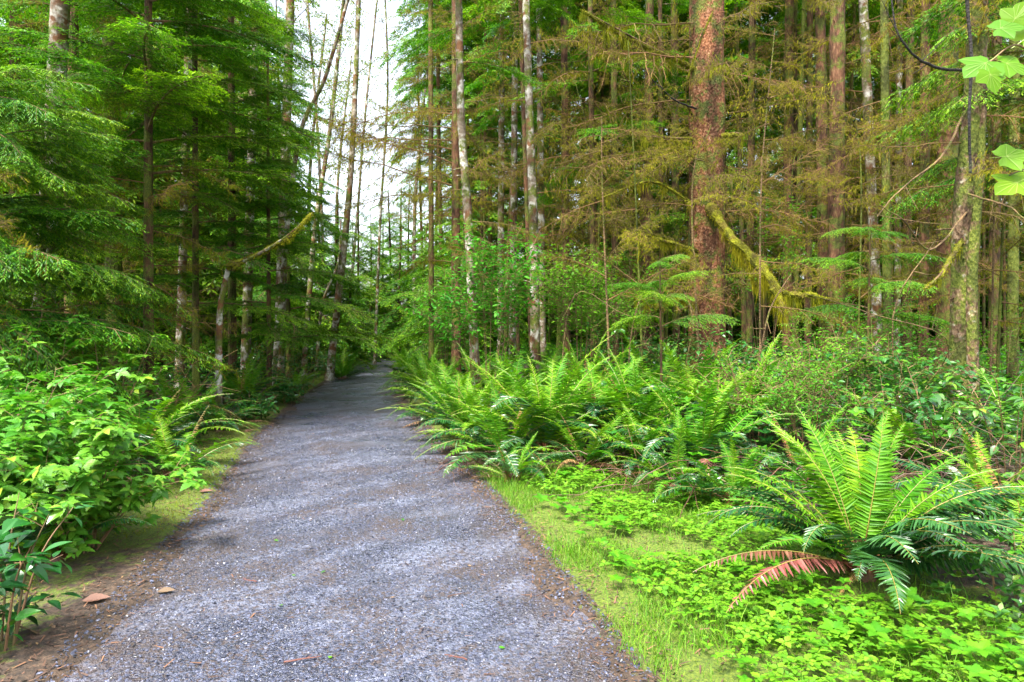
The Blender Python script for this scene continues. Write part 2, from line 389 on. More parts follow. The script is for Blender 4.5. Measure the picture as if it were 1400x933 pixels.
def pathmat():
    m, nt, out, N, L = newmat("gravel_surface")
    tc = N("ShaderNodeTexCoord")
    v = N("ShaderNodeTexVoronoi"); v.inputs['Scale'].default_value = 75
    v2 = N("ShaderNodeTexVoronoi"); v2.inputs['Scale'].default_value = 170
    L(tc.outputs['Object'], v.inputs['Vector']); L(tc.outputs['Object'], v2.inputs['Vector'])
    sp = N("ShaderNodeSeparateColor"); L(v.outputs['Color'], sp.inputs[0])
    r = ramp(N, [(0.0, (0.014, 0.016, 0.025)), (0.45, (0.034, 0.039, 0.066)), (0.8, (0.06, 0.069, 0.11)), (1.0, (0.105, 0.12, 0.185))])
    L(sp.outputs[0], r.inputs[0])
    # brown debris
    n1 = N("ShaderNodeTexNoise"); n1.inputs['Scale'].default_value = 1.6; n1.inputs['Detail'].default_value = 4; n1.inputs['Roughness'].default_value = 0.65
    L(tc.outputs['Object'], n1.inputs['Vector'])
    n2 = N("ShaderNodeTexNoise"); n2.inputs['Scale'].default_value = 55; n2.inputs['Detail'].default_value = 4
    L(tc.outputs['Object'], n2.inputs['Vector'])
    ad = N("ShaderNodeMath", operation='MULTIPLY_ADD'); L(n1.outputs[0], ad.inputs[0]); ad.inputs[1].default_value = 0.9; L(n2.outputs[0], ad.inputs[2])
    rb = ramp(N, [(0.97, (0, 0, 0)), (1.12, (.8, .8, .8))]); L(ad.outputs[0], rb.inputs[0])
    at = N("ShaderNodeAttribute", attribute_name="edge")
    rb2 = N("ShaderNodeMath", operation='MAXIMUM'); L(rb.outputs[0], rb2.inputs[0])
    e2 = N("ShaderNodeMath", operation='MULTIPLY'); L(at.outputs['Fac'], e2.inputs[0]); L(n2.outputs[0], e2.inputs[1])
    e3 = N("ShaderNodeMath", operation='MULTIPLY'); L(e2.outputs[0], e3.inputs[0]); e3.inputs[1].default_value = 1.6
    L(e3.outputs[0], rb2.inputs[1])
    mx = N("ShaderNodeMix", data_type='RGBA'); L(rb2.outputs[0], mx.inputs[0]); L(r.outputs[0], mx.inputs[6]); mx.inputs[7].default_value = (0.055, 0.036, 0.028, 1)
    # pale silt streaks across the path, bluish wet shine painted into their colour
    mp = N("ShaderNodeMapping"); mp.vector_type = 'TEXTURE'; mp.inputs['Rotation'].default_value = (0, 0, R(52)); mp.inputs['Scale'].default_value = (1.5, 0.6, 1)
    L(tc.outputs['Object'], mp.inputs[0])
    n3 = N("ShaderNodeTexNoise"); n3.inputs['Scale'].default_value = 1.5; n3.inputs['Detail'].default_value = 7; n3.inputs['Roughness'].default_value = 0.62; n3.inputs['Distortion'].default_value = 0.6
    L(mp.outputs[0], n3.inputs['Vector'])
    rs = ramp(N, [(0.46, (0, 0, 0)), (0.66, (.8, .8, .8))]); L(n3.outputs[0], rs.inputs[0])
    n4 = N("ShaderNodeTexNoise"); n4.inputs['Scale'].default_value = 32; n4.inputs['Detail'].default_value = 5
    L(tc.outputs['Object'], n4.inputs['Vector'])
    r4 = ramp(N, [(0.42, (.1, .1, .1)), (0.58, (1, 1, 1))]); L(n4.outputs[0], r4.inputs[0])
    mm = N("ShaderNodeMath", operation='MULTIPLY'); L(rs.outputs[0], mm.inputs[0]); L(r4.outputs[0], mm.inputs[1])
    mx2 = N("ShaderNodeMix", data_type='RGBA'); L(mm.outputs[0], mx2.inputs[0]); L(mx.outputs[2], mx2.inputs[6]); mx2.inputs[7].default_value = (0.20, 0.225, 0.315, 1)
    bs = N("ShaderNodeBsdfPrincipled"); L(mx2.outputs[2], bs.inputs['Base Color'])
    bs.inputs['Specular IOR Level'].default_value = 0.6
    rr = ramp(N, [(0.4, (.24, .24, .24)), (0.6, (.5, .5, .5))]); L(n1.outputs[0], rr.inputs[0]); L(rr.outputs[0], bs.inputs['Roughness'])
    ma = N("ShaderNodeMath", operation='ADD'); L(v.outputs[0], ma.inputs[0])
    ms = N("ShaderNodeMath", operation='MULTIPLY'); L(v2.outputs[0], ms.inputs[0]); ms.inputs[1].default_value = 0.6; L(ms.outputs[0], ma.inputs[1])
    b = N("ShaderNodeBump"); b.inputs['Strength'].default_value = 0.9; b.inputs['Distance'].default_value = 0.012; b.invert = True
    L(ma.outputs[0], b.inputs['Height']); L(b.outputs[0], bs.inputs['Normal'])
    L(bs.outputs[0], out.inputs[0])
    return m
groundmat(); pathmat()
M = MATS

# ------------------------------------------------------------------ the setting: ground, path
def axis(lo, hi, step, far, g=1.18):
    a = list(np.arange(lo, hi + 1e-6, step))
    s = step
    while a[-1] < far[1]: s *= g; a.append(a[-1] + s)
    s = step
    while a[0] > far[0]: s *= g; a.insert(0, a[0] - s)
    return np.array(a)

def build_ground():
    xs = axis(-7.5, 6.5, 0.085, (-500, 500)); ys = axis(1.6, 16, 0.085, (-60, 700))
    X, Y = np.meshgrid(xs, ys)
    Z = gh(X, Y)
    n, mth = X.shape
    i = np.arange(n - 1)[:, None]; j = np.arange(mth - 1)[None]
    q = np.stack([i * mth + j, i * mth + j + 1, (i + 1) * mth + j + 1, (i + 1) * mth + j], -1).reshape(-1, 4)
    b = MB(); b.add(np.stack([X, Y, Z], -1), q)
    me = b.mesh("ground", [M["forest_floor"]], True)
    u = (X - pc(Y)).ravel(); e = np.abs(u) - pw(Y).ravel(); yy = Y.ravel(); xx = X.ravel()
    left = smooth(e, 0.02, 0.22) * (1 - smooth(e, 0.6, 1.0)) * smooth(yy, 3.6, 6.0) * (u < 0) * 0.75
    left2 = smooth(e, 0.2, 0.4) * (1 - smooth(e, 0.9, 1.5)) * (u < 0) * (yy <= 6) * 0.22
    right = smooth(e, 0.03, 0.3) * (1 - smooth(e, 1.5, 2.6)) * (u > 0) * (1 - smooth(yy, 6.2, 8.0)) * 0.6
    right2 = smooth(e, 0.03, 0.25) * (1 - smooth(e, 0.4, 1.0)) * (u > 0) * 0.4
    moss = np.maximum(np.maximum(left, left2), np.maximum(right, right2)) + 0.22
    at = me.attributes.new("moss", 'FLOAT', 'POINT'); at.data.foreach_set('value', moss.astype(np.float32))
    tag(link("ground", me), kind="structure")

def path_z(x, y):
    u = np.abs(x - pc(y))
    e = u / pw(y)
    return 0.012 - 0.02 * e ** 2 + (fbm(x * 1.2, y * 1.2, 77, 3) - 0.44) * 0.05 + (fbm(x * 9, y * 9, 70, 3) - 0.44) * 0.016 - 0.10 * smooth(e, 1.0, 1.45)

def build_path():
    ys = axis(1.5, 12, 0.04, (-6, 62), 1.03); us = np.linspace(-1.55, 1.55, 84)
    U, Y = np.meshgrid(us, ys)
    X = pc(Y) + U * pw(Y) / 1.18
    Z = path_z(X, Y)
    n, mth = X.shape
    i = np.arange(n - 1)[:, None]; j = np.arange(mth - 1)[None]
    q = np.stack([i * mth + j, i * mth + j + 1, (i + 1) * mth + j + 1, (i + 1) * mth + j], -1).reshape(-1, 4)
    b = MB(); b.add(np.stack([X, Y, Z], -1), q)
    me = b.mesh("gravel_path", [M["gravel_surface"]], True)
    ed = smooth(np.abs(U) / 1.18, 0.58, 1.0).ravel()
    at = me.attributes.new("edge", 'FLOAT', 'POINT'); at.data.foreach_set('value', ed.astype(np.float32))
    tag(link("path", me), kind="structure")
build_ground(); build_path()

# loose stones lying on the path
def build_gravel():
    N = 42000
    y = 1.9 + 9.5 * rng.random(N) ** 1.5
    u = (rng.random(N) * 2 - 1) * 1.12
    x = pc(y) + u * pw(y)
    keep = fbm(x * 1.5, y * 1.5, 3, 3) > 0.30
    x, y = x[keep], y[keep]; N = len(x)
    z = np.maximum(path_z(x, y), gh(x, y)) + 0.001
    # low irregular stone
    t = np.linspace(0, 2 * np.pi, 5, endpoint=False)
    V = np.vstack([np.c_[np.cos(t), np.sin(t), np.zeros(5) - 0.1], np.c_[0.62 * np.cos(t + .4), 0.62 * np.sin(t + .4), np.full(5, 0.5)]])
    q = [[k, (k + 1) % 5, 5 + (k + 1) % 5, 5 + k] for k in range(5)]
    tpl = (V, [np.array(q), np.array([[5, 6, 7, 8, 9]])])
    s = 0.0035 + 0.007 * rng.random(N) ** 2.2 + 0.0012 * (y > 5)
    a = rng.random(N) * 6.28
    tilt = rng.normal(0, 0.35, (N, 2))
    D = np.c_[np.cos(a), np.sin(a), tilt[:, 0]]; U = np.c_[tilt[:, 1], rng.normal(0, .3, N), np.ones(N)]
    A = frames(D, U) * (s[:, None, None] * np.stack([1 + .5 * rng.random(N), 0.6 + .4 * rng.random(N), 0.5 + .5 * rng.random(N)], -1)[:, None, :])
    b = MB(); b.inst(tpl, A, np.c_[x, y, z])
    tag(link("gravel", b.mesh("gravel", [M["stone"]])), "loose grey stones on the gravel path", "gravel", kind="stuff")
build_gravel()

# ------------------------------------------------------------------ leaf templates (length along +X, width along Y)
def quad_leaf(wd=0.3, fold=0.12):
    V = np.array([[0, 0, 0], [0.45, -wd / 2, -fold * .3], [1, 0, -fold], [0.45, wd / 2, -fold * .3]])
    return V, [np.array([[0, 1, 2], [0, 2, 3]])]
def strip_leaf(wd=0.2):
    V = np.array([[0, -wd * .5, 0], [1, -wd * .2, -0.06], [1, wd * .2, -0.06], [0, wd * .5, 0]])
    return V, [np.array([[0, 1, 2, 3]])]
def oval_leaf(wd=0.6, n=4, droop=0.18, tooth=0.0, fold=0.1, tip=1.0):
    """leaf with a midrib fold and optional teeth"""
    ts = np.linspace(0, 1, n + 2)
    mid = np.c_[ts, np.zeros(n + 2), -droop * ts ** 2]
    prof = lambda t: (np.sin(np.pi * np.clip(t, 0, 1) ** 0.75)) * (1 - 0.25 * t)
    V = [mid]; faces4 = []; faces3 = []
    k = n + 2
    for sgn in (-1, 1):
        tt = ts[1:-1]
        y = sgn * prof(tt) * wd / 2
        if tooth:
            # two points per segment: notch then tooth
            a = np.c_[tt + 0.02, y, -droop * tt ** 2 + fold * np.abs(y) / wd]
            tb = tt + 0.5 / (n + 1)
            yb = sgn * prof(tb) * wd / 2 * (1 - tooth)
            bb = np.c_[tb - 0.03, yb, -droop * tb ** 2 + fold * np.abs(yb) / wd]
            pts = np.empty((2 * n, 3)); pts[0::2] = a; pts[1::2] = bb
        else:
            pts = np.c_[tt, y, -droop * tt ** 2 + fold * np.abs(y) / wd]
        V.append(pts)
    V = np.vstack(V)
    m = (2 * n if tooth else n)
    for si, sgn in enumerate((-1, 1)):
        o = k + si * m
        if tooth:
            f = [[0, 1, o]]
            for i in range(n):
                f.append([i + 1, o + 2 * i + 1, o + 2 * i]); f.append([i + 1, i + 2, o + 2 * i + 1])
                if i < n - 1: f.append([i + 2, o + 2 * i + 2, o + 2 * i + 1])
        else:
            f = [[0, 1, o]]
            for i in range(n - 1):
                f.append([i + 1, i + 2, o + i + 1]); f.append([i + 1, o + i + 1, o + i])
            f.append([n, n + 1, o + n - 1])
        f = np.array(f)
        if sgn > 0: f = f[:, ::-1]
        faces3.append(f)
    return V, [np.vstack(faces3)]
def merge_tpl(parts):
    Vs, Fs, o = [], [], 0
    for (V, fs), A, T in parts:
        Vs.append(np.asarray(V) @ np.asarray(A).T + np.asarray(T))
        for f in fs: Fs.append(np.asarray(f) + o)
        o += len(V)
    return np.vstack(Vs), Fs
def rotz(a): c, s = math.cos(a), math.sin(a); return np.array([[c, -s, 0], [s, c, 0], [0, 0, 1.0]])
def tri_leaf():
    """three toothed leaflets on one short stalk"""
    lf = oval_leaf(0.66, 5, 0.22, 0.24, 0.12)
    st = (np.array([[-0.35, -0.012, 0.05], [0.05, -0.012, 0.0], [0.05, 0.012, 0], [-0.35, 0.012, 0.05]]), [np.array([[0, 1, 2, 3]])])
    return merge_tpl([(st, np.eye(3), (0, 0, 0)), (lf, np.eye(3) * .85, (0, 0, 0)), (lf, rotz(R(72)) * .68, (-0.02, 0.01, 0)), (lf, rotz(R(-72)) * .68, (-0.02, -0.01, 0))])
def maple_leaf():
    pol = [(0, 2), (28, 55), (18, 42), (45, 80), (52, 60), (64, 66), (58, 50), (30, 30)]
    ang_r = [(178, .16), (150, .42), (128, .66), (118, .60), (104, .64), (88, .82), (72, .98), (62, .84), (52, .74), (40, .66), (30, .82), (17, .92), (0, 1.12)]
    pts = [(r * math.cos(R(a)), r * math.sin(R(a))) for a, r in ang_r]
    full = pts + [(x, -y) for x, y in pts[-2::-1]]
    V = [(0, 0, 0)] + [(x, y, -0.16 * (x * x + y * y) + 0.06 * abs(y)) for x, y in full]
    f = [[0, k + 1, k] for k in range(1, len(full))]
    f.append([0, 1, len(full)])
    V = np.array(V) + np.array([0.16, 0, 0])
    return V, [np.array(f)]
def maple_veins():
    parts = []
    for a, L_ in ((0, 1.05), (72, .92), (-72, .92), (17, .8), (-17, .8), (36, .7), (-36, .7)):
        t = np.linspace(0, L_, 5); x = t * math.cos(R(a)); y = t * math.sin(R(a)); z = -0.16 * t * t + 0.06 * np.abs(y) + .006
        nx, ny = -math.sin(R(a)) * .008, math.cos(R(a)) * .008
        V = np.vstack([np.c_[x + nx, y + ny, z], np.c_[x - nx, y - ny, z]]) + [.16, 0, 0]
        parts.append(((V, [np.array([[k, k + 1, 6 + k, 5 + k] for k in range(4)])]), np.eye(3), (0, 0, 0)))
    st = (np.array([[-.5, -.01, .05], [.16, -.012, .004], [.16, .012, .004], [-.5, .01, .05]]), [np.array([[0, 1, 2, 3]])])
    parts.append((st, np.eye(3), (0, 0, 0)))
    return merge_tpl(parts)
def cluster(tpl, n, spread=R(360), lift=0.2):
    parts = []
    for k in range(n):
        a = spread * k / n
        ry = np.array([[math.cos(lift), 0, math.sin(lift)], [0, 1, 0], [-math.sin(lift), 0, math.cos(lift)]])
        parts.append((tpl, rotz(a) @ ry, rotz(a) @ np.array([.04, 0, 0])))
    return merge_tpl(parts)

# ------------------------------------------------------------------ fern fronds
def pinna(fold=True):
    xs = [0, .12, .4, .75]; ws = [.34, .5, .42, .26]
    V = []
    for x, wd in zip(xs, ws):
        z = -0.10 * x * x
        V += [(x, -wd, z + 0.22 * wd * .1), (x, 0, z - 0.03), (x, wd * (1.25 if x < .2 else 1), z + 0.22 * wd * .1)]
    V.append((1, 0.05, -0.12))
    V = np.array(V); q = []
    for k in range(3):
        a = 3 * k
        q += [[a, a + 3, a + 4, a + 1], [a + 1, a + 4, a + 5, a + 2]]
    return V, [np.array(q), np.array([[9, 12, 10], [10, 12, 11]])]
PIN = pinna()
def frond_mesh(name, L, el, bend, wmax, mat, seed, n=38, side=0.0, droop=0.1, pet="petiole"):
    g = np.random.default_rng(seed)
    m = 40
    s = np.linspace(0, 1, m)
    ang = el - bend * s ** 1.6
    ds = L / (m - 1)
    x = np.concatenate([[0], np.cumsum(np.cos(ang[:-1]) * ds)]); z = np.concatenate([[0], np.cumsum(np.sin(ang[:-1]) * ds)])
    y = side * L * s ** 2
    C = np.c_[x, y, z]
    T = nz(np.gradient(C, axis=0))
    Sd = nz(np.cross(np.array([0, 0, 1.0]) + 0 * T, T)); bad = np.abs(T[:, 2]) > 0.98
    Sd[bad] = (0, 1, 0)
    Sd = nz(Sd); Nn = np.cross(T, Sd)
    b = MB()
    k0 = int(m * .2)
    rad = np.interp(s, [0, .15, 1], [0.006, 0.0042, 0.0012]) * (L / 1.0) ** .5
    V, q = tube_arr(C[:k0 + 1], rad[:k0 + 1], 4); b.add(V, q, 2)
    V, q = tube_arr(C[k0:], rad[k0:], 4); b.add(V, q, 1)
    for sg in (-1, 1):
        t = 0.13 + 0.86 * (np.arange(n) + (0.5 if sg > 0 else 0) + g.normal(0, .12, n)) / n
        t = np.clip(t, 0.1, 0.995)
        prof = (0.62 + 0.38 * smooth(t, .1, .32)) * (1 - np.clip((t - .34) / .68, 0, 1) ** 1.7) + 0.05
        ln = wmax * prof * (1 + g.normal(0, .07, n))
        def ip(A): return np.stack([np.interp(t, s, A[:, k]) for k in range(3)], -1)
        c = ip(C); tt = nz(ip(T)); ss = nz(ip(Sd)); nn = nz(ip(Nn))
        sw = R(12) + R(34) * t ** 2 + g.normal(0, R(5), n)
        li = g.normal(0.12, .13, n) - droop
        D = sg * ss * np.cos(sw)[:, None] + tt * np.sin(sw)[:, None] + nn * li[:, None]
        U = nn + 0.25 * g.normal(0, 1, (n, 3))
        A = frames(D, U)
        wd = np.minimum(0.14 * ln + 0.006, 0.58 * L / n * 1.25)
        A = A * np.stack([ln, wd, ln], -1)[:, None, :]
        b.inst(PIN, A, c, 0)
    return b.mesh(name, [M[mat], M["rachis"], M[pet]])

YOUNG = [frond_mesh("frond_young", 1.0, R(e), R(bd), .108, "fern_young", 100 + i, side=sd_, n=40) for i, (e, bd, sd_) in enumerate([(80, 28, .03), (74, 40, -.04), (68, 45, .05), (64, 58, -.03), (72, 65, .06), (58, 50, 0.0), (78, 50, -.05)])]
OLD = [frond_mesh("frond_old", 1.0, R(e), R(bd), .125, "fern_old", 200 + i, side=sd_, n=40, droop=.2) for i, (e, bd, sd_) in enumerate([(48, 70, .05), (40, 85, -.06), (34, 60, .04), (55, 105, -.08), (28, 62, .09), (44, 95, .03)])]
MID = [frond_mesh("frond_mid", 1.0, R(e), R(bd), .10, "fern_young", 300 + i, side=sd_, n=38, droop=.1) for i, (e, bd, sd_) in enumerate([(52, 75, .05), (45, 70, -.06), (60, 95, .04), (38, 60, -.04)])]
DEAD = [frond_mesh("frond_dead", 1.0, R(e), R(bd), .085, "fern_dead", 400 + i, side=sd_, n=34, droop=.5) for i, (e, bd, sd_) in enumerate([(30, 58, .05), (22, 50, -.06)])]
DEADT = [frond_mesh("frond_withered", 1.0, R(e), R(bd), .06, "fern_dead_tan", 420 + i, side=sd_, n=30, droop=.9) for i, (e, bd, sd_) in enumerate([(30, 75, .05), (10, 50, -.06), (75, 30, .02)])]

def rootstock(seed):
    g = np.random.default_rng(seed); b = MB()
    V, q = tube_arr([[0, 0, -.08], [0, 0, 0.0], [0.005, 0, .06], [0.0, 0, .09]], [.075, .07, .05, .01], 9, jit=.12, seed=seed); b.add(V, q)
    for k in range(26):   # stubs of old stalks
        a = g.random() * 6.28; r = .05 + .03 * g.random()
        p = np.array([r * math.cos(a) * .7, r * math.sin(a) * .7, .02]); d = np.array([math.cos(a) * .5, math.sin(a) * .5, .8 + .4 * g.random()]) * (.05 + .09 * g.random())
        V, q = tube_arr([p, p + d * .6, p + d], [.006, .005, .003], 4); b.add(V, q)
    return b.mesh("rootstock", [M["petiole"]])
ROOT = rootstock(5)

def frond(root, me, az, sc=1.0, tilt=0.0, label=None, z=0.03, roll=0.0, r=0.03):
    o = link("frond", me, root)
    o.rotation_euler = (roll, -tilt, az)
    o.location = (r * math.cos(az), r * math.sin(az), z)
    o.scale = (sc, sc, sc)
    if label: o["label"] = label
    return o

def fern(label, loc, size=1.0, ny=9, nm=4, no=9, nd=0, ndt=1, seed=0, group=None, spread=1.0):
    g = random.Random(seed)
    t = thing("sword_fern", label, "fern", loc, g.random() * 6.28, group)
    link("rootstock", ROOT, t)
    for k in range(ny):
        frond(t, g.choice(YOUNG), k * 2.4 + g.uniform(-.4, .4), size * g.uniform(.8, 1.1), R(g.uniform(-14, 6)) * spread, r=.025, roll=R(g.uniform(-10, 10)))
    for k in range(nm):
        frond(t, g.choice(MID), k * 6.28 / max(nm, 1) + g.uniform(-.6, .6), size * g.uniform(.85, 1.1), R(g.uniform(-12, 12)), roll=R(g.uniform(-14, 14)))
    for k in range(no):
        frond(t, g.choice(OLD), k * 6.28 / max(no, 1) + g.uniform(-.5, .5), size * g.uniform(.8, 1.08), R(g.uniform(-12, 10)), r=.05, roll=R(g.uniform(-16, 16)))
    for k in range(nd):
        frond(t, g.choice(DEAD), g.random() * 6.28, size * g.uniform(.7, .95), 0, "dead reddish frond", r=.05)
    for k in range(ndt):
        frond(t, g.choice(DEADT), g.random() * 6.28, size * g.uniform(.6, .95), 0, "withered tan frond", r=.05)
    return t

# ------------------------------------------------------------------ conifer boughs
def bough(L=2.0, seed=0, droop=.35, rise=0.1, n2=34, l2=.45, leaf=.036, lw=.011, sp=.026, ang2=52, hang=.15, n3=.055, tips=True, wood="twig_bark", mats=("hemlock", "hemlock_tip"), third=.26):
    """returns wood mesh, foliage mesh; axis along +X, foliage lies in flat drooping sprays"""
    g = np.random.default_rng(seed)
    def axp(t): return np.stack([L * t, .06 * L * np.sin(t * 3 + seed) * t, L * (rise * t - droop * t ** 2)], -1)
    wb = MB(); lb = MB()
    ts = np.linspace(0, 1, 12)
    V, q = tube_arr(axp(ts), np.interp(ts, [0, 1], [.017, .003]) * L / 2, 5); wb.add(V, q)
    t = 0.10 + 0.90 * (np.arange(n2) + g.random(n2) * .7) / n2
    t = np.minimum(t, .995)
    sg = np.where(np.arange(n2) % 2 == 0, 1.0, -1.0)
    p0 = axp(t); T = nz(axp(np.minimum(t + .01, 1.0)) - axp(t - .01))
    Z = np.array([0, 0, 1.0]); Sd = nz(np.cross(Z + 0 * T, T))
    a = R(ang2) * (1 - .35 * t) + g.normal(0, R(8), n2)
    D2 = nz(T * np.cos(a)[:, None] + Sd * (sg * np.sin(a))[:, None] + np.c_[np.zeros(n2), np.zeros(n2), g.normal(0, .12, n2)])
    Ln2 = l2 * L * .5 * (.35 + .65 * np.sin(np.pi * np.clip(t * .9 + .1, 0, 1)) ** .8) * (1 - .35 * t) * (.75 + .5 * g.random(n2))
    dr2 = hang * Ln2 * (.6 + .8 * g.random(n2))
    def at(P0, D, Ln, dr, s): return P0 + D * (Ln * s)[:, None] - Z * (dr * s ** 2)[:, None]
    for i in range(n2):
        s = np.linspace(0, 1, 4)
        pts = p0[i] + D2[i] * (Ln2[i] * s)[:, None] - Z * (dr2[i] * s ** 2)[:, None]
        V, q = tube_arr(pts, np.array([.0045, .0035, .0025, .001]) * L / 2, 3); wb.add(V, q)
    # tertiaries
    P3, D3, L3, R3, tip = [], [], [], [], []
    for i in range(n2):
        k = max(3, int(Ln2[i] / n3))
        s = (np.arange(k) + .4 + .4 * g.random(k)) / k * .97
        pp = at(np.repeat(p0[i][None], k, 0), np.repeat(D2[i][None], k, 0), np.full(k, Ln2[i]), np.full(k, dr2[i]), s)
        Sx = nz(np.cross(Z, D2[i])); sgn = np.where(np.arange(k) % 2 == 0, 1, -1)
        d = D2[i][None] * .75 + Sx[None] * (sgn * .75)[:, None] + np.c_[np.zeros((k, 2)), g.normal(-.08, .14, k)]
        P3.append(pp); D3.append(nz(d)); L3.append((third * Ln2[i] * (1 - s * .75) + .035) * (.7 + .6 * g.random(k))); tip.append(.3 + .7 * s)
        P3.append(p0[i][None]); D3.append(D2[i][None]); L3.append(np.array([Ln2[i]])); tip.append(np.array([1.0]))
    P3 = np.vstack(P3); D3 = np.vstack(D3); L3 = np.concatenate(L3); tip = np.concatenate(tip)
    # the end of the axis
    nl = np.maximum(2, (L3 / sp).astype(int))
    idx = np.repeat(np.arange(len(L3)), nl)
    fr = np.concatenate([(np.arange(k) + .5) / k for k in nl])
    main = L3[idx] > .2
    pos = P3[idx] + D3[idx] * (L3[idx] * fr)[:, None]
    drp = np.where(main, hang * L3[idx], hang * .8 * L3[idx])
    pos[:, 2] -= drp * fr ** 2
    Sx = nz(np.cross(Z + 0 * D3[idx], D3[idx]))
    for sgn in (-1, 1):
        n = len(idx)
        d = D3[idx] * .8 + Sx * (sgn * (.35 + .5 * g.random(n)))[:, None] + np.c_[np.zeros((n, 2)), g.normal(-hang, .22, n)]
        U = np.c_[g.normal(0, .35, (n, 2)), np.ones(n)]
        ln = leaf * (.7 + .6 * g.random(n))
        A = frames(d, U) * np.stack([ln, np.full(n, lw / .3) * (.8 + .4 * g.random(n)), ln], -1)[:, None, :]
        isT = tips & (g.random(n) < np.where(fr > .5, .95, .2) * tip[idx])
        lb.inst(QL, A[~isT], pos[~isT], 0)
        if isT.any(): lb.inst(QL, A[isT], pos[isT], 1)
    return (wb, lb, [M[wood]], [M[k] for k in mats])
QL = quad_leaf(.3, .1)
def pool(fn, n, **kw):
    out = []
    for i in range(n):
        wb, lb, wm, lm = fn(seed=kw.get('s0', 0) + i * 11 + 1, **{k: v for k, v in kw.items() if k != 's0'})
        out.append((wb.mesh("bough", wm), lb.mesh("foliage", lm), wb, lb, wm, lm))
    return out
HEM = pool(bough, 5, L=2.0, s0=10, droop=.24, n2=38, l2=.62, leaf=.046, lw=.015, sp=.026, n3=.05)
HEMF = pool(bough, 3, L=2.0, s0=40, n2=26, l2=.6, leaf=.095, lw=.034, sp=.06, n3=.10)
CED = pool(bough, 4, L=2.0, s0=70, droop=.42, rise=.2, n2=24, l2=.7, hang=.45, ang2=58, leaf=.06, lw=.013, sp=.027, n3=.06, third=.42, mats=("cedar", "hemlock_tip"))

def dead_bough(L=2.0, seed=0, n2=22, l2=.45, n3=6, droop=.1, rise=.02, mossy=1.0, r0=.014):
    g = np.random.default_rng(seed)
    if droop > 0: droop = g.uniform(-.02, .3); l2 *= g.uniform(.6, 1.25)
    wb = MB(); mb = MB()
    ts = np.linspace(0, 1, 10)
    wob = np.cumsum(g.normal(0, .02 * L, (10, 3)), 0) * ts[:, None]
    ax = np.c_[L * ts, 0 * ts, L * (rise * ts - droop * ts ** 2)] + wob
    V, q = tube_arr(ax, np.interp(ts, [0, 1], [r0, .003]), 5); wb.add(V, q)
    segs = [(ax, L)]
    for i in range(n2):
        t = .12 + .85 * (i + g.random()) / n2
        p = np.array([np.interp(t, ts, ax[:, k]) for k in range(3)])
        a = R(50) * g.normal(1, .25) * (1 if i % 2 else -1)
        d = np.array([math.cos(a), math.sin(a), g.normal(-.15, .3)]); d /= np.linalg.norm(d)
        l = l2 * L * .5 * (1 - .5 * t) * g.uniform(.5, 1.3)
        s = np.linspace(0, 1, 5)
        pts = p + d * (l * s)[:, None] + np.c_[np.zeros((5, 2)), -.18 * l * s ** 2] + g.normal(0, .02, (5, 3)) * s[:, None]
        V, q = tube_arr(pts, np.linspace(.005, .0018, 5), 3); wb.add(V, q)
        segs.append((pts, l))
        for j in range(n3):
            u = g.uniform(.2, 1); p3 = pts[0] + (np.array([np.interp(u, s, pts[:, k]) for k in range(3)]) - pts[0])
            d3 = d * .7 + g.normal(0, .5, 3); d3 /= np.linalg.norm(d3); l3 = g.uniform(.05, .22) * L / 2
            V, q = tube_arr([p3, p3 + d3 * l3 * .5 + [0, 0, -.01], p3 + d3 * l3 + [0, 0, -.04]], [.0028, .002, .0012], 3); wb.add(V, q)
            segs.append((np.array([p3, p3 + d3 * l3]), l3))
    # moss: short tufts and hanging strands
    pos, ln = [], []
    for pts, l in segs:
        k = int(l * 130 * mossy * g.choice([.06, .2, 1.1]))
        if k < 1: continue
        u = g.random(k); s = np.linspace(0, 1, len(pts))
        pos.append(np.stack([np.interp(u, s, pts[:, c]) for c in range(3)], -1)); ln.append(.014 + .10 * g.random(k) ** 2.5 * (1.6 if l > .7 else 1))
    if pos:
        pos = np.vstack(pos); ln = np.concatenate(ln); n = len(ln)
        D = np.c_[g.normal(0, .45, (n, 2)), -np.ones(n)]
        D = D * [.5, .5, 1]; A = frames(D, np.c_[g.normal(0, 1, (n, 2)), .1 * np.ones(n)]) * np.stack([ln, .010 + .14 * ln, ln], -1)[:, None, :]
        mb.inst(QL, A, pos + g.normal(0, .004, (n, 3)))
    return (wb, mb, [M["dead_twig"]], [M["hang_moss"]])
DB = pool(dead_bough, 6, L=2.0, s0=500, n2=26, n3=8, mossy=.8)
DBF = pool(dead_bough, 3, L=2.0, s0=560, n2=18, n3=5, mossy=.22)

def alder_bough(L=1.6, seed=0, nl=150):
    wb, lb, wm, lm = dead_bough(L=L, seed=seed, n2=11, l2=.7, n3=3, droop=-.25, rise=.25, mossy=0, r0=.012)
    g = np.random.default_rng(seed + 3)
    Vw = wb.data()
    far = Vw[Vw[:, 0] > .25 * L]
    p = far[g.integers(0, len(far), nl)] + g.normal(0, .05, (nl, 3))
    D = g.normal(0, 1, (nl, 3)) + [0, 0, -.4]; U = np.c_[g.normal(0, .6, (nl, 2)), np.ones(nl)]
    s = .035 + .04 * g.random(nl)
    lb = MB(); lb.inst(oval_leaf(.7, 2, .15), frames(D, U) * s[:, None, None], p)
    return (wb, lb, [M["twig_bark"]], [M["alder_leaf"]])
ALD = pool(alder_bough, 4, s0=600)

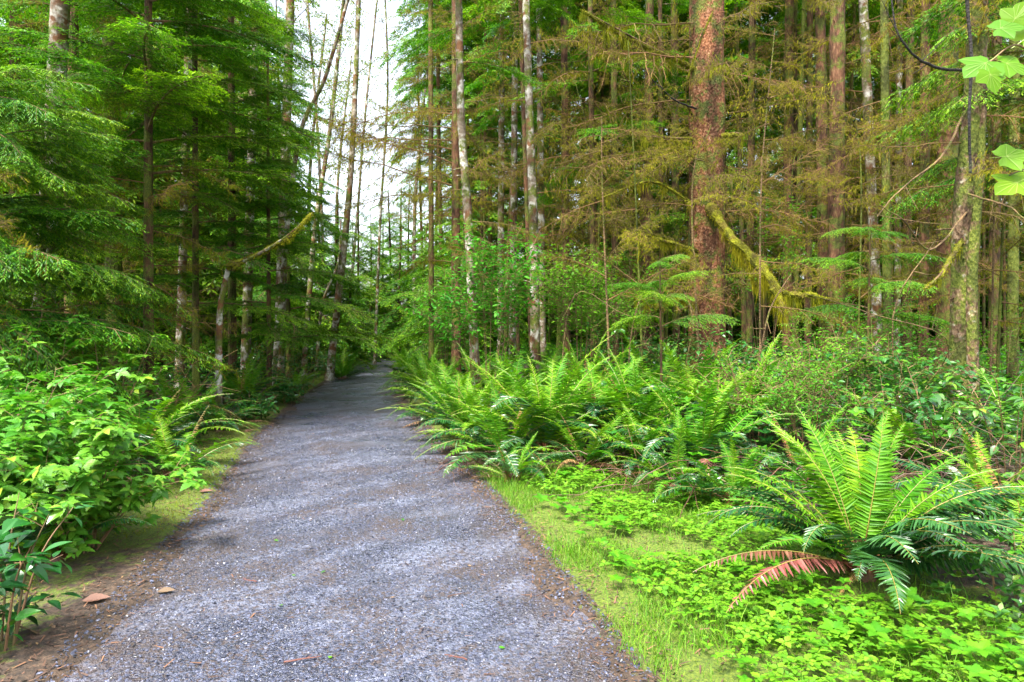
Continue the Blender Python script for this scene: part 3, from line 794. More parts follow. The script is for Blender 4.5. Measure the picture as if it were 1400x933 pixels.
def trunk_mesh(pts, r0, r1, bark, sides=14, seed=0, flare=.35, n=36, knots=0):
    c = spline(pts, n); t = np.linspace(0, 1, n)
    g = np.random.default_rng(seed)
    rad = r0 + (r1 - r0) * t ** .9
    H = np.linalg.norm(c[-1] - c[0])
    rad = rad * (1 + flare * np.exp(-t * H / .35)) * (1 + g.normal(0, .02, n))
    V, q = tube_arr(c, rad, sides, jit=.035, seed=seed)
    b = MB(); b.add(V, q)
    for k in range(knots):   # snapped branch stubs
        i = g.integers(3, n - 2); a = g.random() * 6.28
        d = np.array([math.cos(a), math.sin(a), g.normal(.1, .3)]); l = rad[i] + g.uniform(.04, .22)
        V, q = tube_arr([c[i], c[i] + d * l * .6, c[i] + d * l], [.012, .010, .006], 4); b.add(V, q)
    return b.mesh("trunk", [M[bark]], True), c, rad

def rotax(az, tilt, roll=0): return (roll, -tilt, az)
def add_branch(t, pool_, c, frac, az, tilt, sc, seed, wname="branch", lname="foliage", rad=0, leaf=True, g=random):
    wm, lm = pool_[seed % len(pool_)][:2]
    i = frac * (len(c) - 1); k = min(int(i), len(c) - 2); p = c[k] + (c[k + 1] - c[k]) * (i - k)
    o = link(wname, wm, t, p)
    ro = 45 if lname == 'moss' else 12
    o.rotation_euler = (R(random.uniform(-ro, ro)), -tilt, az); o.scale = (sc,) * 3
    if leaf:
        link(lname, lm, o)
    return o

def tree(label, pts, r0, r1, bark, name="tree", cat="tree", group=None, boughs=(), seed=0, knots=6, flare=.3, sides=14):
    """boughs: list of (pool, number, fraction range, length range, tilt range deg, azimuth range deg or None, child name)"""
    pts = np.asarray(pts, float); base = pts[0].copy(); base[2] = float(gh(base[0], base[1])) - .04
    t = thing(name, label, cat, base, 0, group)
    loc = pts - base
    me, c, rad = trunk_mesh(loc, r0, r1, bark, seed=seed, knots=knots, flare=flare, sides=sides)
    link("trunk", me, t)
    g = random.Random(seed + 5)
    for pl, n, fr, ln, tl, az, ch in boughs:
        for k in range(n):
            f = fr[0] + (fr[1] - fr[0]) * (k + g.random()) / n
            a = (k * 2.4 + g.uniform(-.4, .4)) if az is None else R(g.uniform(*az))
            L = ln[0] + (ln[1] - ln[0]) * (k + g.random()) / n
            add_branch(t, pl, c, f, a, R(g.uniform(*tl)), L / 2.0, g.randrange(99), lname=ch)
    return t, c

def column(px0, d, px1=None, top=None, mid=None, pytop=-90):
    """trunk axis from the ground at photo column px0 to photo column px1 at the top"""
    px1 = px0 if px1 is None else px1
    b = onground(px0, d); e = P(px1, pytop, d)
    m = b + (e - b) * .5
    if mid is not None: m = P(mid[0], mid[1], d)
    return [b, m, e]

# ------------------------------------------------------------------ hero fern by the path, right foreground
hb = onground(1180, 3.85)
hero = thing("sword_fern", "large sword fern in the right foreground with bright upright fronds and a reddish dead frond", "fern", hb)
link("rootstock", ROOT, hero).scale = (1.25,) * 3
g = random.Random(3)
for az, e, sc in [(176, -24, .98), (150, -16, 1.0), (128, -4, .95), (112, 0, 1.08), (95, 4, 1.10), (80, 3, 1.08), (62, 0, 1.06), (45, -10, 1.02), (28, -18, 1.0), (10, -24, 1.04), (-8, -28, .8), (200, -26, .9), (140, -2, .98), (70, 6, 1.0), (105, 5, 1.04), (35, -4, 1.0), (160, -8, .94), (86, -5, 1.0), (20, -10, .9), (120, -12, 1.0), (60, -14, 1.0), (92, 2, 1.05), (75, -8, 1.05), (135, 4, 1.0), (50, 4, 1.02), (100, -12, 1.0), (170, -14, .95), (0, -16, .95)]:
    frond(hero, YOUNG[g.randrange(len(YOUNG))], R(az + g.uniform(-6, 6)), sc * .93, R(e), z=.08, roll=R(g.uniform(-10, 10)))
for az, e, sc in [(-100, -2, .95), (-80, 2, .9), (-62, 4, .95), (-48, 2, 1.0), (-112, 4, 1.0), (-25, 10, 1.05), (-90, 6, 1.0), (-70, 0, 1.1), (-40, 6, 1.1), (-12, 2, 1.1), (-130, 4, .8), (172, -6, 1.0), (-30, -4, 1.05), (-14, -4, 1.0), (2, -6, 1.02), (14, -2, 1.0), (150, 0, .95), (168, 2, .95), (185, 4, .85), (140, 6, 1.0), (-60, 4, .9), (-38, 8, .95), (30, 0, .9), (-5, 10, .95), (-120, 0, .6), (120, -5, .9), (55, -10, .9)]:
    frond(hero, OLD[g.randrange(len(OLD))], R(az + g.uniform(-6, 6)), sc, R(e), z=.06, roll=R(g.uniform(-16, 16)))
frond(hero, DEAD[0], R(209), 1.15, R(-9), "dead reddish brown frond arching to the left", z=.06)
frond(hero, DEAD[1], R(196), 1.05, R(0), "dead reddish brown frond", z=.05)
frond(hero, DEADT[0], R(20), .7, R(0), "withered tan frond", z=.05)
frond(hero, DEADT[1], R(-130), .45, R(0), "withered tan frond", z=.05)

# ------------------------------------------------------------------ other ferns
FERNS = [
 # px, d, size, ny, nm, no, nd, ndt, label
 (745, 7.6, 1.42, 16, 8, 14, 0, 3, "biggest sword fern of the right bank with tan withered tips in its middle"),
 (660, 8.3, 1.15, 8, 8, 12, 1, 3, "spreading sword fern leaning over the right path edge, left of the biggest fern"),
 (870, 7.9, 1.25, 9, 6, 10, 1, 2, "dark sword fern just right of the biggest fern of the bank"),
 (960, 6.6, 1.15, 8, 5, 9, 1, 2, "sword fern with long arching fronds behind the herb patch, left of the hero fern"),
 (1010, 7.6, 1.2, 10, 4, 8, 0, 1, "bright sword fern at the foot of the mossy bough"),
 (700, 6.5, .62, 3, 4, 7, 0, 3, "small low sword fern where the grass verge begins"),
 (620, 10.2, 1.2, 10, 8, 10, 0, 1, "sword fern at the foot of the pale alder beside the path"),
 (700, 10.0, 1.3, 10, 8, 9, 0, 2, "sword fern behind the biggest fern of the bank, right of the pale alder"),
 (598, 12.4, 1.15, 9, 8, 9, 0, 1, "sword fern at the path edge, third from the far end of the right fern row"),
 (655, 12.8, 1.2, 8, 7, 8, 0, 1, "half hidden sword fern behind the pale alder base"),
 (575, 15.5, 1.15, 9, 8, 8, 0, 0, "sword fern at the path edge, second from the far end of the right fern row"),
 (556, 19.5, 1.2, 9, 8, 8, 0, 0, "last sword fern at the far end of the right fern row"),
 (800, 10.2, 1.3, 9, 5, 8, 0, 1, "upright sword fern below the slim white alder"),
 (890, 9.8, 1.25, 8, 5, 8, 0, 1, "sword fern in front of the big red spruce, to its left"),
 (1385, 7.3, 1.15, 6, 6, 8, 0, 0, "shaded sword fern at the right edge beside the double trunk"),
 (1100, 6.1, .8, 3, 3, 7, 1, 2, "small dark sword fern behind the hero fern, on its left"),
 (1400, 4.6, 1.0, 2, 4, 9, 0, 1, "dark drooping sword fern at the right edge beside the hero fern"),
 (185, 7.0, 1.3, 7, 10, 9, 0, 2, "broad sword fern with flat fronds behind the salmonberry bush"),
 (238, 6.5, .85, 4, 6, 8, 0, 2, "low sword fern at the moss edge beside the salmonberry bush"),
 (270, 9.6, .95, 7, 6, 7, 0, 1, "bright sword fern above the left moss strip, right of the broad fern"),
 (232, 8.4, 1.0, 7, 6, 7, 0, 1, "sword fern between the broad fern and the left moss strip"),
 (340, 12.4, 1.0, 8, 6, 7, 0, 0, "sword fern at the upper end of the left moss strip"),
 (328, 12.2, 1.15, 12, 4, 6, 0, 1, "upright bright sword fern among salal on the left bank"),
 (300, 9.6, .75, 2, 6, 6, 1, 2, "small sword fern at the edge of the left moss strip"),
 (468, 19.0, 1.2, 9, 8, 7, 0, 0, "rounded sword fern at the left path edge near the bend"),
 (250, 10.5, 1.0, 4, 7, 7, 0, 0, "sword fern in the shade behind the broad left fern"),
 (75, 4.35, .75, 1, 3, 8, 0, 1, "dark sword fern under the salmonberry bush near the left corner"),
 (405, 15.2, .9, 4, 5, 6, 0, 0, "sword fern among salal left of the rounded fern by the bend"),
 (820, 8.6, 1.35, 10, 7, 8, 0, 1, "leafy sword fern close behind the biggest fern, to its right"),
 (630, 8.9, 1.1, 9, 8, 9, 0, 1, "sword fern between the leaning fern and the pale alder, over the path edge"),
 (605, 11.2, 1.1, 8, 8, 8, 0, 0, "sword fern left of the pale alder foot, over the path edge"),
 (585, 14.0, 1.2, 9, 8, 8, 0, 0, "sword fern between the third and second last of the right fern row"),
 (740, 11.5, 1.3, 11, 6, 7, 0, 1, "sword fern at the foot of the slim white alder"),
 (950, 8.6, 1.3, 11, 6, 8, 0, 1, "tall sword fern below the spruce, right of the bank's dark fern"),
 (1060, 8.6, 1.0, 9, 5, 7, 0, 1, "sword fern under the drooping end of the mossy bough"),
 (690, 7.4, 1.1, 7, 8, 10, 0, 2, "sword fern filling the front left of the biggest fern"),
 (800, 6.9, .85, 4, 6, 8, 1, 2, "lower sword fern in front of the biggest fern, towards the herbs"),
 (1005, 5.5, .75, 4, 5, 7, 1, 2, "small sword fern between the herbs and the hero fern's left fronds"),
 (925, 6.0, .7, 3, 5, 7, 1, 2, "low dark sword fern reaching over the back of the herb patch"),
 (1345, 5.0, .85, 3, 5, 8, 0, 1, "sword fern in the shade behind the hero fern's right side"),
 (1250, 6.4, 1.0, 6, 5, 6, 0, 1, "sword fern half hidden by the hero fern's upright fronds"),
 (880, 6.9, .9, 5, 6, 8, 0, 2, "sword fern at the back of the herb patch, left of the arching one"),
]
for i, (px, d, sz, ny, nm, no, nd, ndt, lab) in enumerate(FERNS):
    fern(lab, onground(px, d), sz, ny, nm, no, nd, ndt, seed=40 + i, group="sword ferns along the trail")

# ------------------------------------------------------------------ broadleaf shrubs
TPL = dict(salmon=tri_leaf(), salal=oval_leaf(.62, 4, .2, 0, .14), huck=oval_leaf(.55, 2, .1, 0, .1), maple=maple_leaf())
def shrub(name, label, loc, Rx, H, leaf, mat, size, nleaf, stems=7, seed=0, cat="shrub", group=None, droop=.5, lean=(0, 0), low=.15, stemmat="shrub_stem", r=.007, flat=1.0):
    g = np.random.default_rng(seed)
    t = thing(name, label, cat, loc, 0, group)
    fb = MB(); TP = TPL[leaf]
    per = nleaf // stems
    for k in range(stems):
        a = 6.28 * (k + g.random() * .8) / stems; rr = Rx * math.sqrt(g.random() * .9 + .1)
        tip = np.array([rr * math.cos(a) + lean[0], rr * math.sin(a) * flat + lean[1], H * g.uniform(.7, 1.05) * (1 - .35 * (rr / Rx) ** 2)])
        p0 = np.array([.08 * math.cos(a), .08 * math.sin(a), -.05])
        c = spline([p0, p0 * .5 + tip * .45 + [0, 0, .15 * H], tip], 12)
        sb = MB(); V, q = tube_arr(c, np.linspace(r, r * .25, 12), 5); sb.add(V, q)
        nb = max(3, per // 7)
        P_, D_, left = [], [], per
        for j in range(nb):
            u = low + (1 - low) * (j + g.random()) / nb
            p = np.array([np.interp(u, np.linspace(0, 1, 12), c[:, m]) for m in range(3)])
            tg = nz(c[min(11, int(u * 11) + 1)] - c[int(u * 11) if int(u * 11) < 11 else 10])
            d = nz(tg * .5 + g.normal(0, .7, 3) * [1, 1, .45] + [0, 0, .1])
            l = (0.16 + .28 * g.random()) * Rx * (1.1 - .4 * u) * 1.2
            bp = p + d * (l * np.linspace(0, 1, 5))[:, None] + np.c_[np.zeros((5, 2)), -.12 * l * np.linspace(0, 1, 5) ** 2]
            V, q = tube_arr(bp, np.linspace(r * .45, r * .15, 5), 3); sb.add(V, q)
            m = max(2, int(round(per / nb)))
            for e in range(m):
                v = (e + .6) / m
                pp = p + d * l * v + [0, 0, -.12 * l * v * v]
                sd_ = np.cross(d, [0, 0, 1.0]); sd_ = sd_ / (np.linalg.norm(sd_) + 1e-6) * (1 if e % 2 else -1)
                P_.append(pp); D_.append(d * .6 + sd_ * .8 + [0, 0, -droop * g.uniform(.2, 1.2)] + g.normal(0, .25, 3))
        link("stem", sb.mesh("stem", [M[stemmat]]), t)
        P_ = np.array(P_); D_ = np.array(D_); n = len(P_)
        out = P_ - np.array([lean[0] * .5, lean[1] * .5, H * .1]); out = nz(out * [1, 1, .6])
        U = np.array([0, 0, 1.0]) + out * .45 + g.normal(0, .3, (n, 3))
        s = size * (.55 + .75 * g.random(n))
        fb.inst(TP, frames(D_, U) * s[:, None, None], P_ + nz(D_) * (.3 * s)[:, None])
    link("foliage", fb.mesh("foliage", [M[mat]]), t)
    return t

def sh(px, d, dz=0):
    p = onground(px, d); p[2] += dz; return p
sb_ = dict(leaf="salmon", mat="salmonberry", cat="bush", droop=.45)
shrub("salmonberry_bush", "lush salmonberry bush hanging over the left path edge, nearest the path", sh(105, 4.5), .76, .95, size=.098, nleaf=1350, stems=18, seed=1, **sb_)
shrub("salmonberry_bush", "tall salmonberry bush at the left edge of the picture, pale leaves high up", sh(-20, 4.5), .75, 1.3, size=.10, nleaf=1450, stems=18, seed=2, **sb_)
shrub("salmonberry_bush", "salmonberry bush behind the lush left one, in front of the broad fern", sh(55, 5.7), .9, 1.2, size=.098, nleaf=1350, stems=18, seed=3, **sb_)
shrub("salmonberry_bush", "salmonberry shoots standing above the left bushes below the cedar sprays", sh(150, 7.2), .55, 1.6, size=.11, nleaf=300, stems=9, seed=4, low=.35, **sb_)
shrub("salmonberry_bush", "far left salmonberry bush under the hanging cedar branches", sh(10, 6.6), .7, 2.1, size=.10, nleaf=420, stems=10, seed=5, low=.4, **sb_)
shrub("salal_shrub", "salal with big rounded leaves in the lower left corner", sh(-12, 3.15), .36, .85, leaf="salal", mat="salal", size=.095, nleaf=230, stems=9, low=.05, seed=6)
shrub("salmonberry_seedling", "young salmonberry stem at the right edge below the hero fern fronds", sh(1392, 3.35), .16, .55, leaf="salmon", mat="salmonberry", size=.085, nleaf=21, stems=3, seed=7, cat="shrub")
sal = dict(leaf="salal", mat="salal", group="salal along the left bank", stems=8)
for i, (px, d, rx, h, lab) in enumerate([
    (285, 12.6, .8, 1.0, "dark salal left of the upright bright fern on the left bank"),
    (372, 13.6, .8, .95, "glossy salal right of the upright bright fern on the left bank"),
    (420, 16.5, .9, 1.1, "salal thicket at the foot of the leaning alder"),
    (445, 20.5, .9, 1.0, "salal behind the rounded fern by the bend"),
    (335, 17.0, 1.0, 1.2, "salal deep in the shade behind the upright fern"),
    (345, 10.6, .45, .45, "low salal at the moss strip, nearest the path"),
    (250, 8.6, .5, .5, "low salal beside the small fern at the moss strip"),
    (395, 12.9, .45, .5, "low salal patch at the far end of the left moss strip")]):
    shrub("salal_shrub", lab, sh(px, d), rx, h, size=.075, nleaf=700, seed=20 + i, **sal)
hk = dict(leaf="huck", mat="huckleberry", cat="shrub", stemmat="shrub_stem")
shrub("huckleberry_shrub", "bright layered huckleberry left of the slim white alder, above the ferns", sh(668, 11.0), 1.25, 3.3, size=.085, nleaf=4200, stems=12, seed=31, low=.4, **hk)
shrub("huckleberry_shrub", "bright huckleberry right of the slim white alder", sh(792, 11.8), 1.3, 3.0, size=.075, nleaf=3800, stems=12, seed=32, low=.35, **hk)
shrub("huckleberry_shrub", "leafy huckleberry left of the big red spruce, below the mossy stub", sh(860, 13.4), 1.2, 3.0, size=.07, nleaf=2600, stems=10, seed=33, low=.35, **hk)
shrub("huckleberry_shrub", "rounded huckleberry behind the hero fern", sh(1105, 6.9), .62, 1.1, size=.036, nleaf=3000, stems=12, seed=34, low=.3, **hk)
shrub("huckleberry_shrub", "airy huckleberry standing high right of the big red spruce", sh(1045, 13.0), .85, 4.2, size=.065, nleaf=1500, stems=8, seed=35, low=.68, **hk)
shrub("huckleberry_shrub", "low huckleberry between the red trunks on the right", sh(1180, 11.5), 1.1, 2.0, size=.06, nleaf=2200, stems=10, seed=36, low=.3, **hk)
shrub("huckleberry_shrub", "huckleberry behind the double trunk at right", sh(1375, 11.0), .9, 1.6, size=.055, nleaf=900, stems=9, seed=37, low=.3, **hk)
shrub("huckleberry_shrub", "pale leafy shrub on the left at the foot of the leaning alder", sh(395, 19.5), .9, 1.6, size=.07, nleaf=700, stems=9, seed=38, low=.3, **hk)
shrub("huckleberry_shrub", "huckleberry filling the bank between the arching fern and the hero fern", sh(1030, 7.4), .7, 1.0, size=.04, nleaf=2600, stems=11, seed=39, low=.25, **hk)
shrub("huckleberry_shrub", "huckleberry thicket left of the double trunk, above the salal", sh(1230, 9.6), .9, 1.5, size=.05, nleaf=2600, stems=11, seed=40, low=.3, **hk)
shrub("huckleberry_shrub", "bright huckleberry under the tip of the mossy bough", sh(1120, 8.4), .8, 1.35, size=.045, nleaf=2600, stems=11, seed=41, low=.3, **hk)
shrub("huckleberry_shrub", "fresh green huckleberry over the far end of the right fern row", sh(610, 17.0), 1.0, 3.2, size=.08, nleaf=2600, stems=11, seed=42, low=.3, **hk)
sr = dict(leaf="salal", mat="salal", group="salal under the right trees")
for i, (px, d, rx, h, sz, n, lab) in enumerate([
    (1010, 10.2, .9, 1.35, .085, 1000, "salal at the base of the big red spruce"),
    (1085, 9.3, .8, 1.3, .085, 1000, "salal below the tip of the long mossy bough"),
    (1165, 9.0, .9, 1.2, .08, 1100, "salal between the mossy bough and the double trunk"),
    (1255, 8.0, .75, 1.15, .085, 900, "salal left of the double trunk's foot"),
    (1290, 6.2, .6, 1.05, .085, 520, "salal with bare reddish stems behind the hero fern's right side"),
    (1385, 5.6, .55, 1.3, .09, 420, "tall sparse salal at the right edge"),
    (1215, 6.9, .6, .95, .075, 700, "salal behind the hero fern's upright fronds"),
    (845, 11.4, .9, 1.3, .08, 800, "dark salal behind the bank ferns, left of the spruce"),
    (930, 11.6, .8, 1.2, .08, 700, "dark salal right in front of the spruce's left side")]):
    shrub("salal_shrub", lab, sh(px, d), rx, h, size=sz, nleaf=n, stems=9, seed=50 + i, **sr)

# ------------------------------------------------------------------ dead brush tangles
def brush(label, loc, Rx, H, n, seed, mat="bramble", group="dead brush"):
    g = np.random.default_rng(seed); b = MB()
    for k in range(n):
        a = g.random() * 6.28; p = np.array([g.normal(0, Rx * .5), g.normal(0, Rx * .5), g.uniform(0, H * .5)])
        d = np.array([math.cos(a), math.sin(a), g.normal(.25, .5)]); l = g.uniform(.3, 1.1) * Rx
        c = p + d * (l * np.linspace(0, 1, 7))[:, None] + np.c_[np.zeros((7, 2)), -.5 * l * np.linspace(0, 1, 7) ** 2] + np.cumsum(g.normal(0, .015, (7, 3)), 0)
        c[:, 2] = np.maximum(c[:, 2], .0)
        r = g.uniform(.0015, .0055)
        V, q = tube_arr(c, np.linspace(r, r * .4, 7), 4); b.add(V, q)
    o = link("brush_pile", b.mesh("brush_pile", [M[mat]]), None, loc)
    tag(o, label, "brush", group)
brush("tangle of reddish dead twigs to the right behind the hero fern", sh(1290, 5.6), .8, .9, 170, 1)
brush("dry brown twigs piled under the bank ferns, left of the hero fern", sh(905, 6.4), .8, .4, 90, 2)
brush("brown twig litter heaped behind the hero fern's left side", sh(1050, 6.2), .7, .45, 80, 3)
brush("thicket of thin dead stems under the left cedar", sh(140, 8.6), 1.2, 2.0, 260, 4, "dead_twig")
brush("dry twigs and dead fronds beside the path under the leaning fern", sh(655, 7.0), .4, .25, 90, 5)

# ------------------------------------------------------------------ ground layer stuff: moss, grass, herbs, litter
def scatter(name, label, cat, tpl, n, box, fn, size, mat, lift=.0, updir=False, seed=0, aspect=1.0, extra_z=0.0):
    g = np.random.default_rng(seed)
    x = box[0] + (box[1] - box[0]) * g.random(n); y = box[2] + (box[3] - box[2]) * g.random(n)
    k = g.random(n) < fn(x, y); x, y = x[k], y[k]; n = len(x)
    z = gh(x, y)
    z = np.where(np.abs(x - pc(y)) < pw(y) + .1, np.maximum(z, path_z(x, y)), z)
    a = g.random(n) * 6.28
    if updir:
        D = np.c_[np.cos(a) * .55, np.sin(a) * .55, np.full(n, .9)] + g.normal(0, .15, (n, 3)); U = np.c_[-np.cos(a), -np.sin(a), np.full(n, .6)]
    else:
        D = np.c_[np.cos(a), np.sin(a), g.normal(0, .18, n)]; U = np.c_[g.normal(0, .22, (n, 2)), np.ones(n)]
    s = size[0] + (size[1] - size[0]) * g.random(n) ** 1.6
    A = frames(D, U) * (s[:, None, None] * np.array([1, aspect, 1])[None, None])
    b = MB(); b.inst(tpl, A, np.c_[x, y, z + extra_z + lift * g.random(n)])
    tag(link(name, b.mesh(name, [M[mat]])), label, cat, kind="stuff")
def edge(x, y): return np.abs(x - pc(y)) - pw(y), x - pc(y)
blade = (np.array([[0, -.03, 0], [.5, -.022, .05], [1, 0, -.12], [.5, .022, .05], [0, .03, 0]]), [np.array([[0, 1, 3, 4]]), np.array([[1, 2, 3]])])
def f_left(x, y):
    e, u = edge(x, y); return smooth(e, .0, .15) * (1 - smooth(e, .55, .85)) * smooth(y, 4.6, 6.4) * (u < 0) * smooth(fbm(x * 2.5, y * 2.5, 8, 3), .3, .45)
scatter("moss_strip", "yellow green moss strip along the left path edge", "moss", blade, 150000, (-7, 0, 4.2, 20), f_left, (.012, .035), "moss_tuft", updir=True, seed=1, aspect=3)
def f_left2(x, y):
    e, u = edge(x, y); return .5 * smooth(e, .1, .3) * (1 - smooth(e, 1.0, 1.6)) * (u < 0) * smooth(fbm(x * 2, y * 2, 18, 3), .42, .55)
scatter("moss_patches", "sparse dark moss on the soil under the left bush", "moss", blade, 90000, (-5, 0, 2.2, 6.5), f_left2, (.012, .03), "hang_moss", updir=True, seed=2, aspect=3)
def f_right(x, y):
    e, u = edge(x, y); return smooth(e, .02, .25) * (1 - smooth(e, 1.5, 2.2)) * (u > 0) * (1 - smooth(y, 6.4, 7.6)) * (.1 + .9 * smooth(fbm(x * 1.8, y * 1.8, 28, 3), .35, .52))
scatter("grass", "short bright grass on the right path verge", "grass", blade, 120000, (-1.5, 3.2, 2.2, 8), f_right, (.03, .11), "grass", updir=True, seed=3, aspect=.7)
scatter("moss_verge", "bright moss between the grass on the right verge", "moss", blade, 160000, (-1.5, 3.2, 2.2, 8), f_right, (.010, .03), "grass", updir=True, seed=4, aspect=3)
herb = cluster(oval_leaf(.8, 3, .15, .2, .1), 3, lift=-.15)
def f_tuft(x, y): return f_right(x, y) * smooth(fbm(x * 3.5, y * 3.5, 66, 3), .48, .6)
scatter("tall_grass", "longer grass tufts on the right verge", "grass", blade, 16000, (-1.5, 3.6, 2.2, 8), f_tuft, (.09, .2), "grass", updir=True, seed=13, aspect=.45)
def f_sprig(x, y):
    e, u = edge(x, y); return smooth(e, .15, .5) * (1 - smooth(e, 2.2, 3.2)) * (u > 0) * (1 - smooth(y, 6.6, 7.8)) * smooth(fbm(x * 2 + 9, y * 2, 71, 3), .42, .52)
scatter("leafy_weeds", "larger leafed weeds between the verge herbs", "weeds", cluster(oval_leaf(.75, 3, .2, .2), 5, lift=-.3), 2600, (-1, 4.5, 2.2, 8), f_sprig, (.035, .085), "huckleberry", lift=.10, seed=15, extra_z=.04)
def f_herb(x, y):
    e, u = edge(x, y); return smooth(e, .3, .7) * (1 - smooth(e, 1.7, 2.5)) * (u > 0) * (1 - smooth(y, 6.6, 7.6)) * smooth(fbm(x * 2.2 + 5, y * 2.2, 38, 4), .36, .5)
scatter("ground_herbs", "pale green three leaved herbs carpeting the right verge", "herbs", herb, 36000, (-1, 4.5, 2.2, 8), f_herb, (.014, .05), "herb", lift=.07, seed=5, extra_z=.03)
def f_litter(x, y):
    e, u = edge(x, y); return np.clip(smooth(e, -.25, .15) * (1 - smooth(e, 1.5, 5)) + .035, 0, 1) * np.where((u > 0) & (e > .3) & (y < 6.5), .35, 1)
scatter("leaf_litter", "brown twigs and needles littering the ground", "litter", strip_leaf(.16), 120000, (-7, 5, 2.0, 14), f_litter, (.012, .06), "litter", lift=.008, seed=6, extra_z=.004)
def f_far(x, y):
    e, u = edge(x, y); return smooth(e, .8, 2.0) * (.3 + .7 * smooth(fbm(x * .8, y * .8, 48, 3), .4, .5))
low = cluster(oval_leaf(.62, 2, .2), 4, lift=-.5)
scatter("undergrowth", "low leafy undergrowth covering the forest floor", "undergrowth", low, 40000, (-16, 18, 6.5, 34), f_far, (.06, .14), "salal", lift=.4, seed=7, extra_z=.03)
def f_near(x, y):
    e, u = edge(x, y); return smooth(e, 1.35, 2.0) * (u > 0) * (.5 + .5 * smooth(fbm(x * 1.5, y * 1.5, 58, 3), .35, .5))
scatter("dark_undergrowth", "small glossy undergrowth around the hero fern", "undergrowth", low, 11000, (0, 6.5, 2.4, 8.5), f_near, (.03, .07), "salal", lift=.22, seed=9, extra_z=.02)
scatter("light_undergrowth", "pale leafy undergrowth between the ferns", "undergrowth", low, 34000, (-12, 16, 5.5, 30), f_far, (.04, .10), "huckleberry", lift=.6, seed=8, extra_z=.03)

scatter("leaf_flakes", "bits of broken brown leaves on the soil beside the path", "litter", oval_leaf(.6, 2, -.2, 0, .25), 14000, (-6, 4, 2.0, 12), f_litter, (.012, .035), "litter", lift=.006, seed=16, extra_z=.006)
# fallen leaves and twigs one can single out
def fallen(name, label, cat, me, px, py, rz, sc, tilt=0.15, dz=.012):
    d = EYE * F / (py - HZ); x = (px - 700) / F * d
    z = max(float(gh(x, d)), float(path_z(np.array(x), np.array(d))))
    o = link(name, me, None, (x, d, z + dz)); o.rotation_euler = (tilt, tilt * .6, rz); o.scale = (sc,) * 3
    tag(o, label, cat, "fallen leaves and twigs")
def leafme(mat, tpl):
    b = MB(); b.inst(tpl, np.eye(3)[None], np.zeros((1, 3))); return b.mesh("leaf", [M[mat]])
LM = leafme("dry_leaf", oval_leaf(.7, 4, -.15, .1, .25)); LMM = leafme("dry_leaf", maple_leaf()); LG = leafme("salmonberry", oval_leaf(.7, 4, .1))
fallen("fallen_leaf", "pinkish tan fallen leaf on the soil under the left bush", "leaf", LM, 112, 828, .3, .14)
fallen("fallen_leaf", "curled brown fallen leaf in the lower left corner", "leaf", LMM, 40, 872, 2.0, .09, .5, .03)
fallen("fallen_leaf", "brown fallen leaf at the edge of the left moss strip", "leaf", LM, 272, 676, .2, .12)
fallen("fallen_leaf", "rusty leaf on the moss strip further up the path", "leaf", LM, 335, 593, 1.0, .16)
fallen("fallen_leaf", "flat dark leaf on the left path shoulder", "leaf", LM, 215, 810, .1, .10)
for i, (px, py) in enumerate([(375, 742), (400, 790), (386, 833), (445, 785), (550, 712), (682, 890), (450, 905)]):
    fallen("fallen_leaf", ["tiny green leaf left of the middle of the path", "tiny green leaf lying below the middle of the path", "tiny green leaf on the silt streak, near the left", "tiny green leaf beside the silt streak", "tiny green leaf right of the middle of the path", "small yellow green leaf on the path near the bottom, right side", "small green leaf at the bottom of the path"][i], "leaf", LG, px, py, i * 1.3, .032)
def twig_mesh(seed):
    g = np.random.default_rng(seed); b = MB()
    c = np.c_[np.linspace(0, 1, 6), np.cumsum(g.normal(0, .04, 6)), np.zeros(6)]
    V, q = tube_arr(c, [.03, .028, .025, .02, .016, .01], 5); b.add(V, q)
    V, q = tube_arr([c[3], c[3] + [.15, .14, .02]], [.014, .008], 4); b.add(V, q)
    return b.mesh("twig", [M["bramble"]])
for i, (px, py, rz, sc, lab) in enumerate([(388, 912, .35, .16, "brown twig at the bottom of the path, left of its middle"), (612, 820, .5, .10, "short twig right of the silt streak"), (240, 745, .9, .12, "twig on the left shoulder of the path"), (640, 908, 2.8, .12, "twig near the bottom right of the path"), (350, 800, 2.6, .12, "twig across the pale silt at left")]):
    fallen("twig", lab, "twig", twig_mesh(i), px, py, rz, sc, 0.02)

# ------------------------------------------------------------------ trees: left bank
tree("pale alder with reddish lichen at the upper left, bare trunk behind the cedar sprays", column(52, 9.3, 88), .14, .11, "alder_bark", "alder_tree", boughs=[(DB, 6, (.45, .95), (1.2, .8), (-15, 25), None, "moss")], seed=11)
tree("slim red conifer trunk just right of the upper left alder", column(97, 11.5, 100), .11, .08, "red_bark", "conifer_tree", boughs=[(DB, 16, (.2, .98), (1.8, 1.2), (-15, 10), None, "moss")], seed=12)
tree("dark mossy trunk between the upper left alder and the big hemlock", column(158, 12, 150), .14, .12, "moss_bark", "conifer_tree", boughs=[(DB, 14, (.2, .98), (1.8, 1.4), (-15, 10), None, "moss"), (HEM, 8, (.55, 1), (1.8, 1.4), (-12, 4), None, "foliage")], seed=13)
tree("hemlock with wide bright green boughs filling the upper left", column(203, 10.0, 203, pytop=-330), .075, .04, "brown_bark", "hemlock_tree", boughs=[(HEM, 44, (.36, 1.0), (2.5, 2.2), (-6, 16), None, "foliage"), (DB, 14, (.08, .4), (1.3, 1.5), (-15, 15), None, "moss")], seed=14)
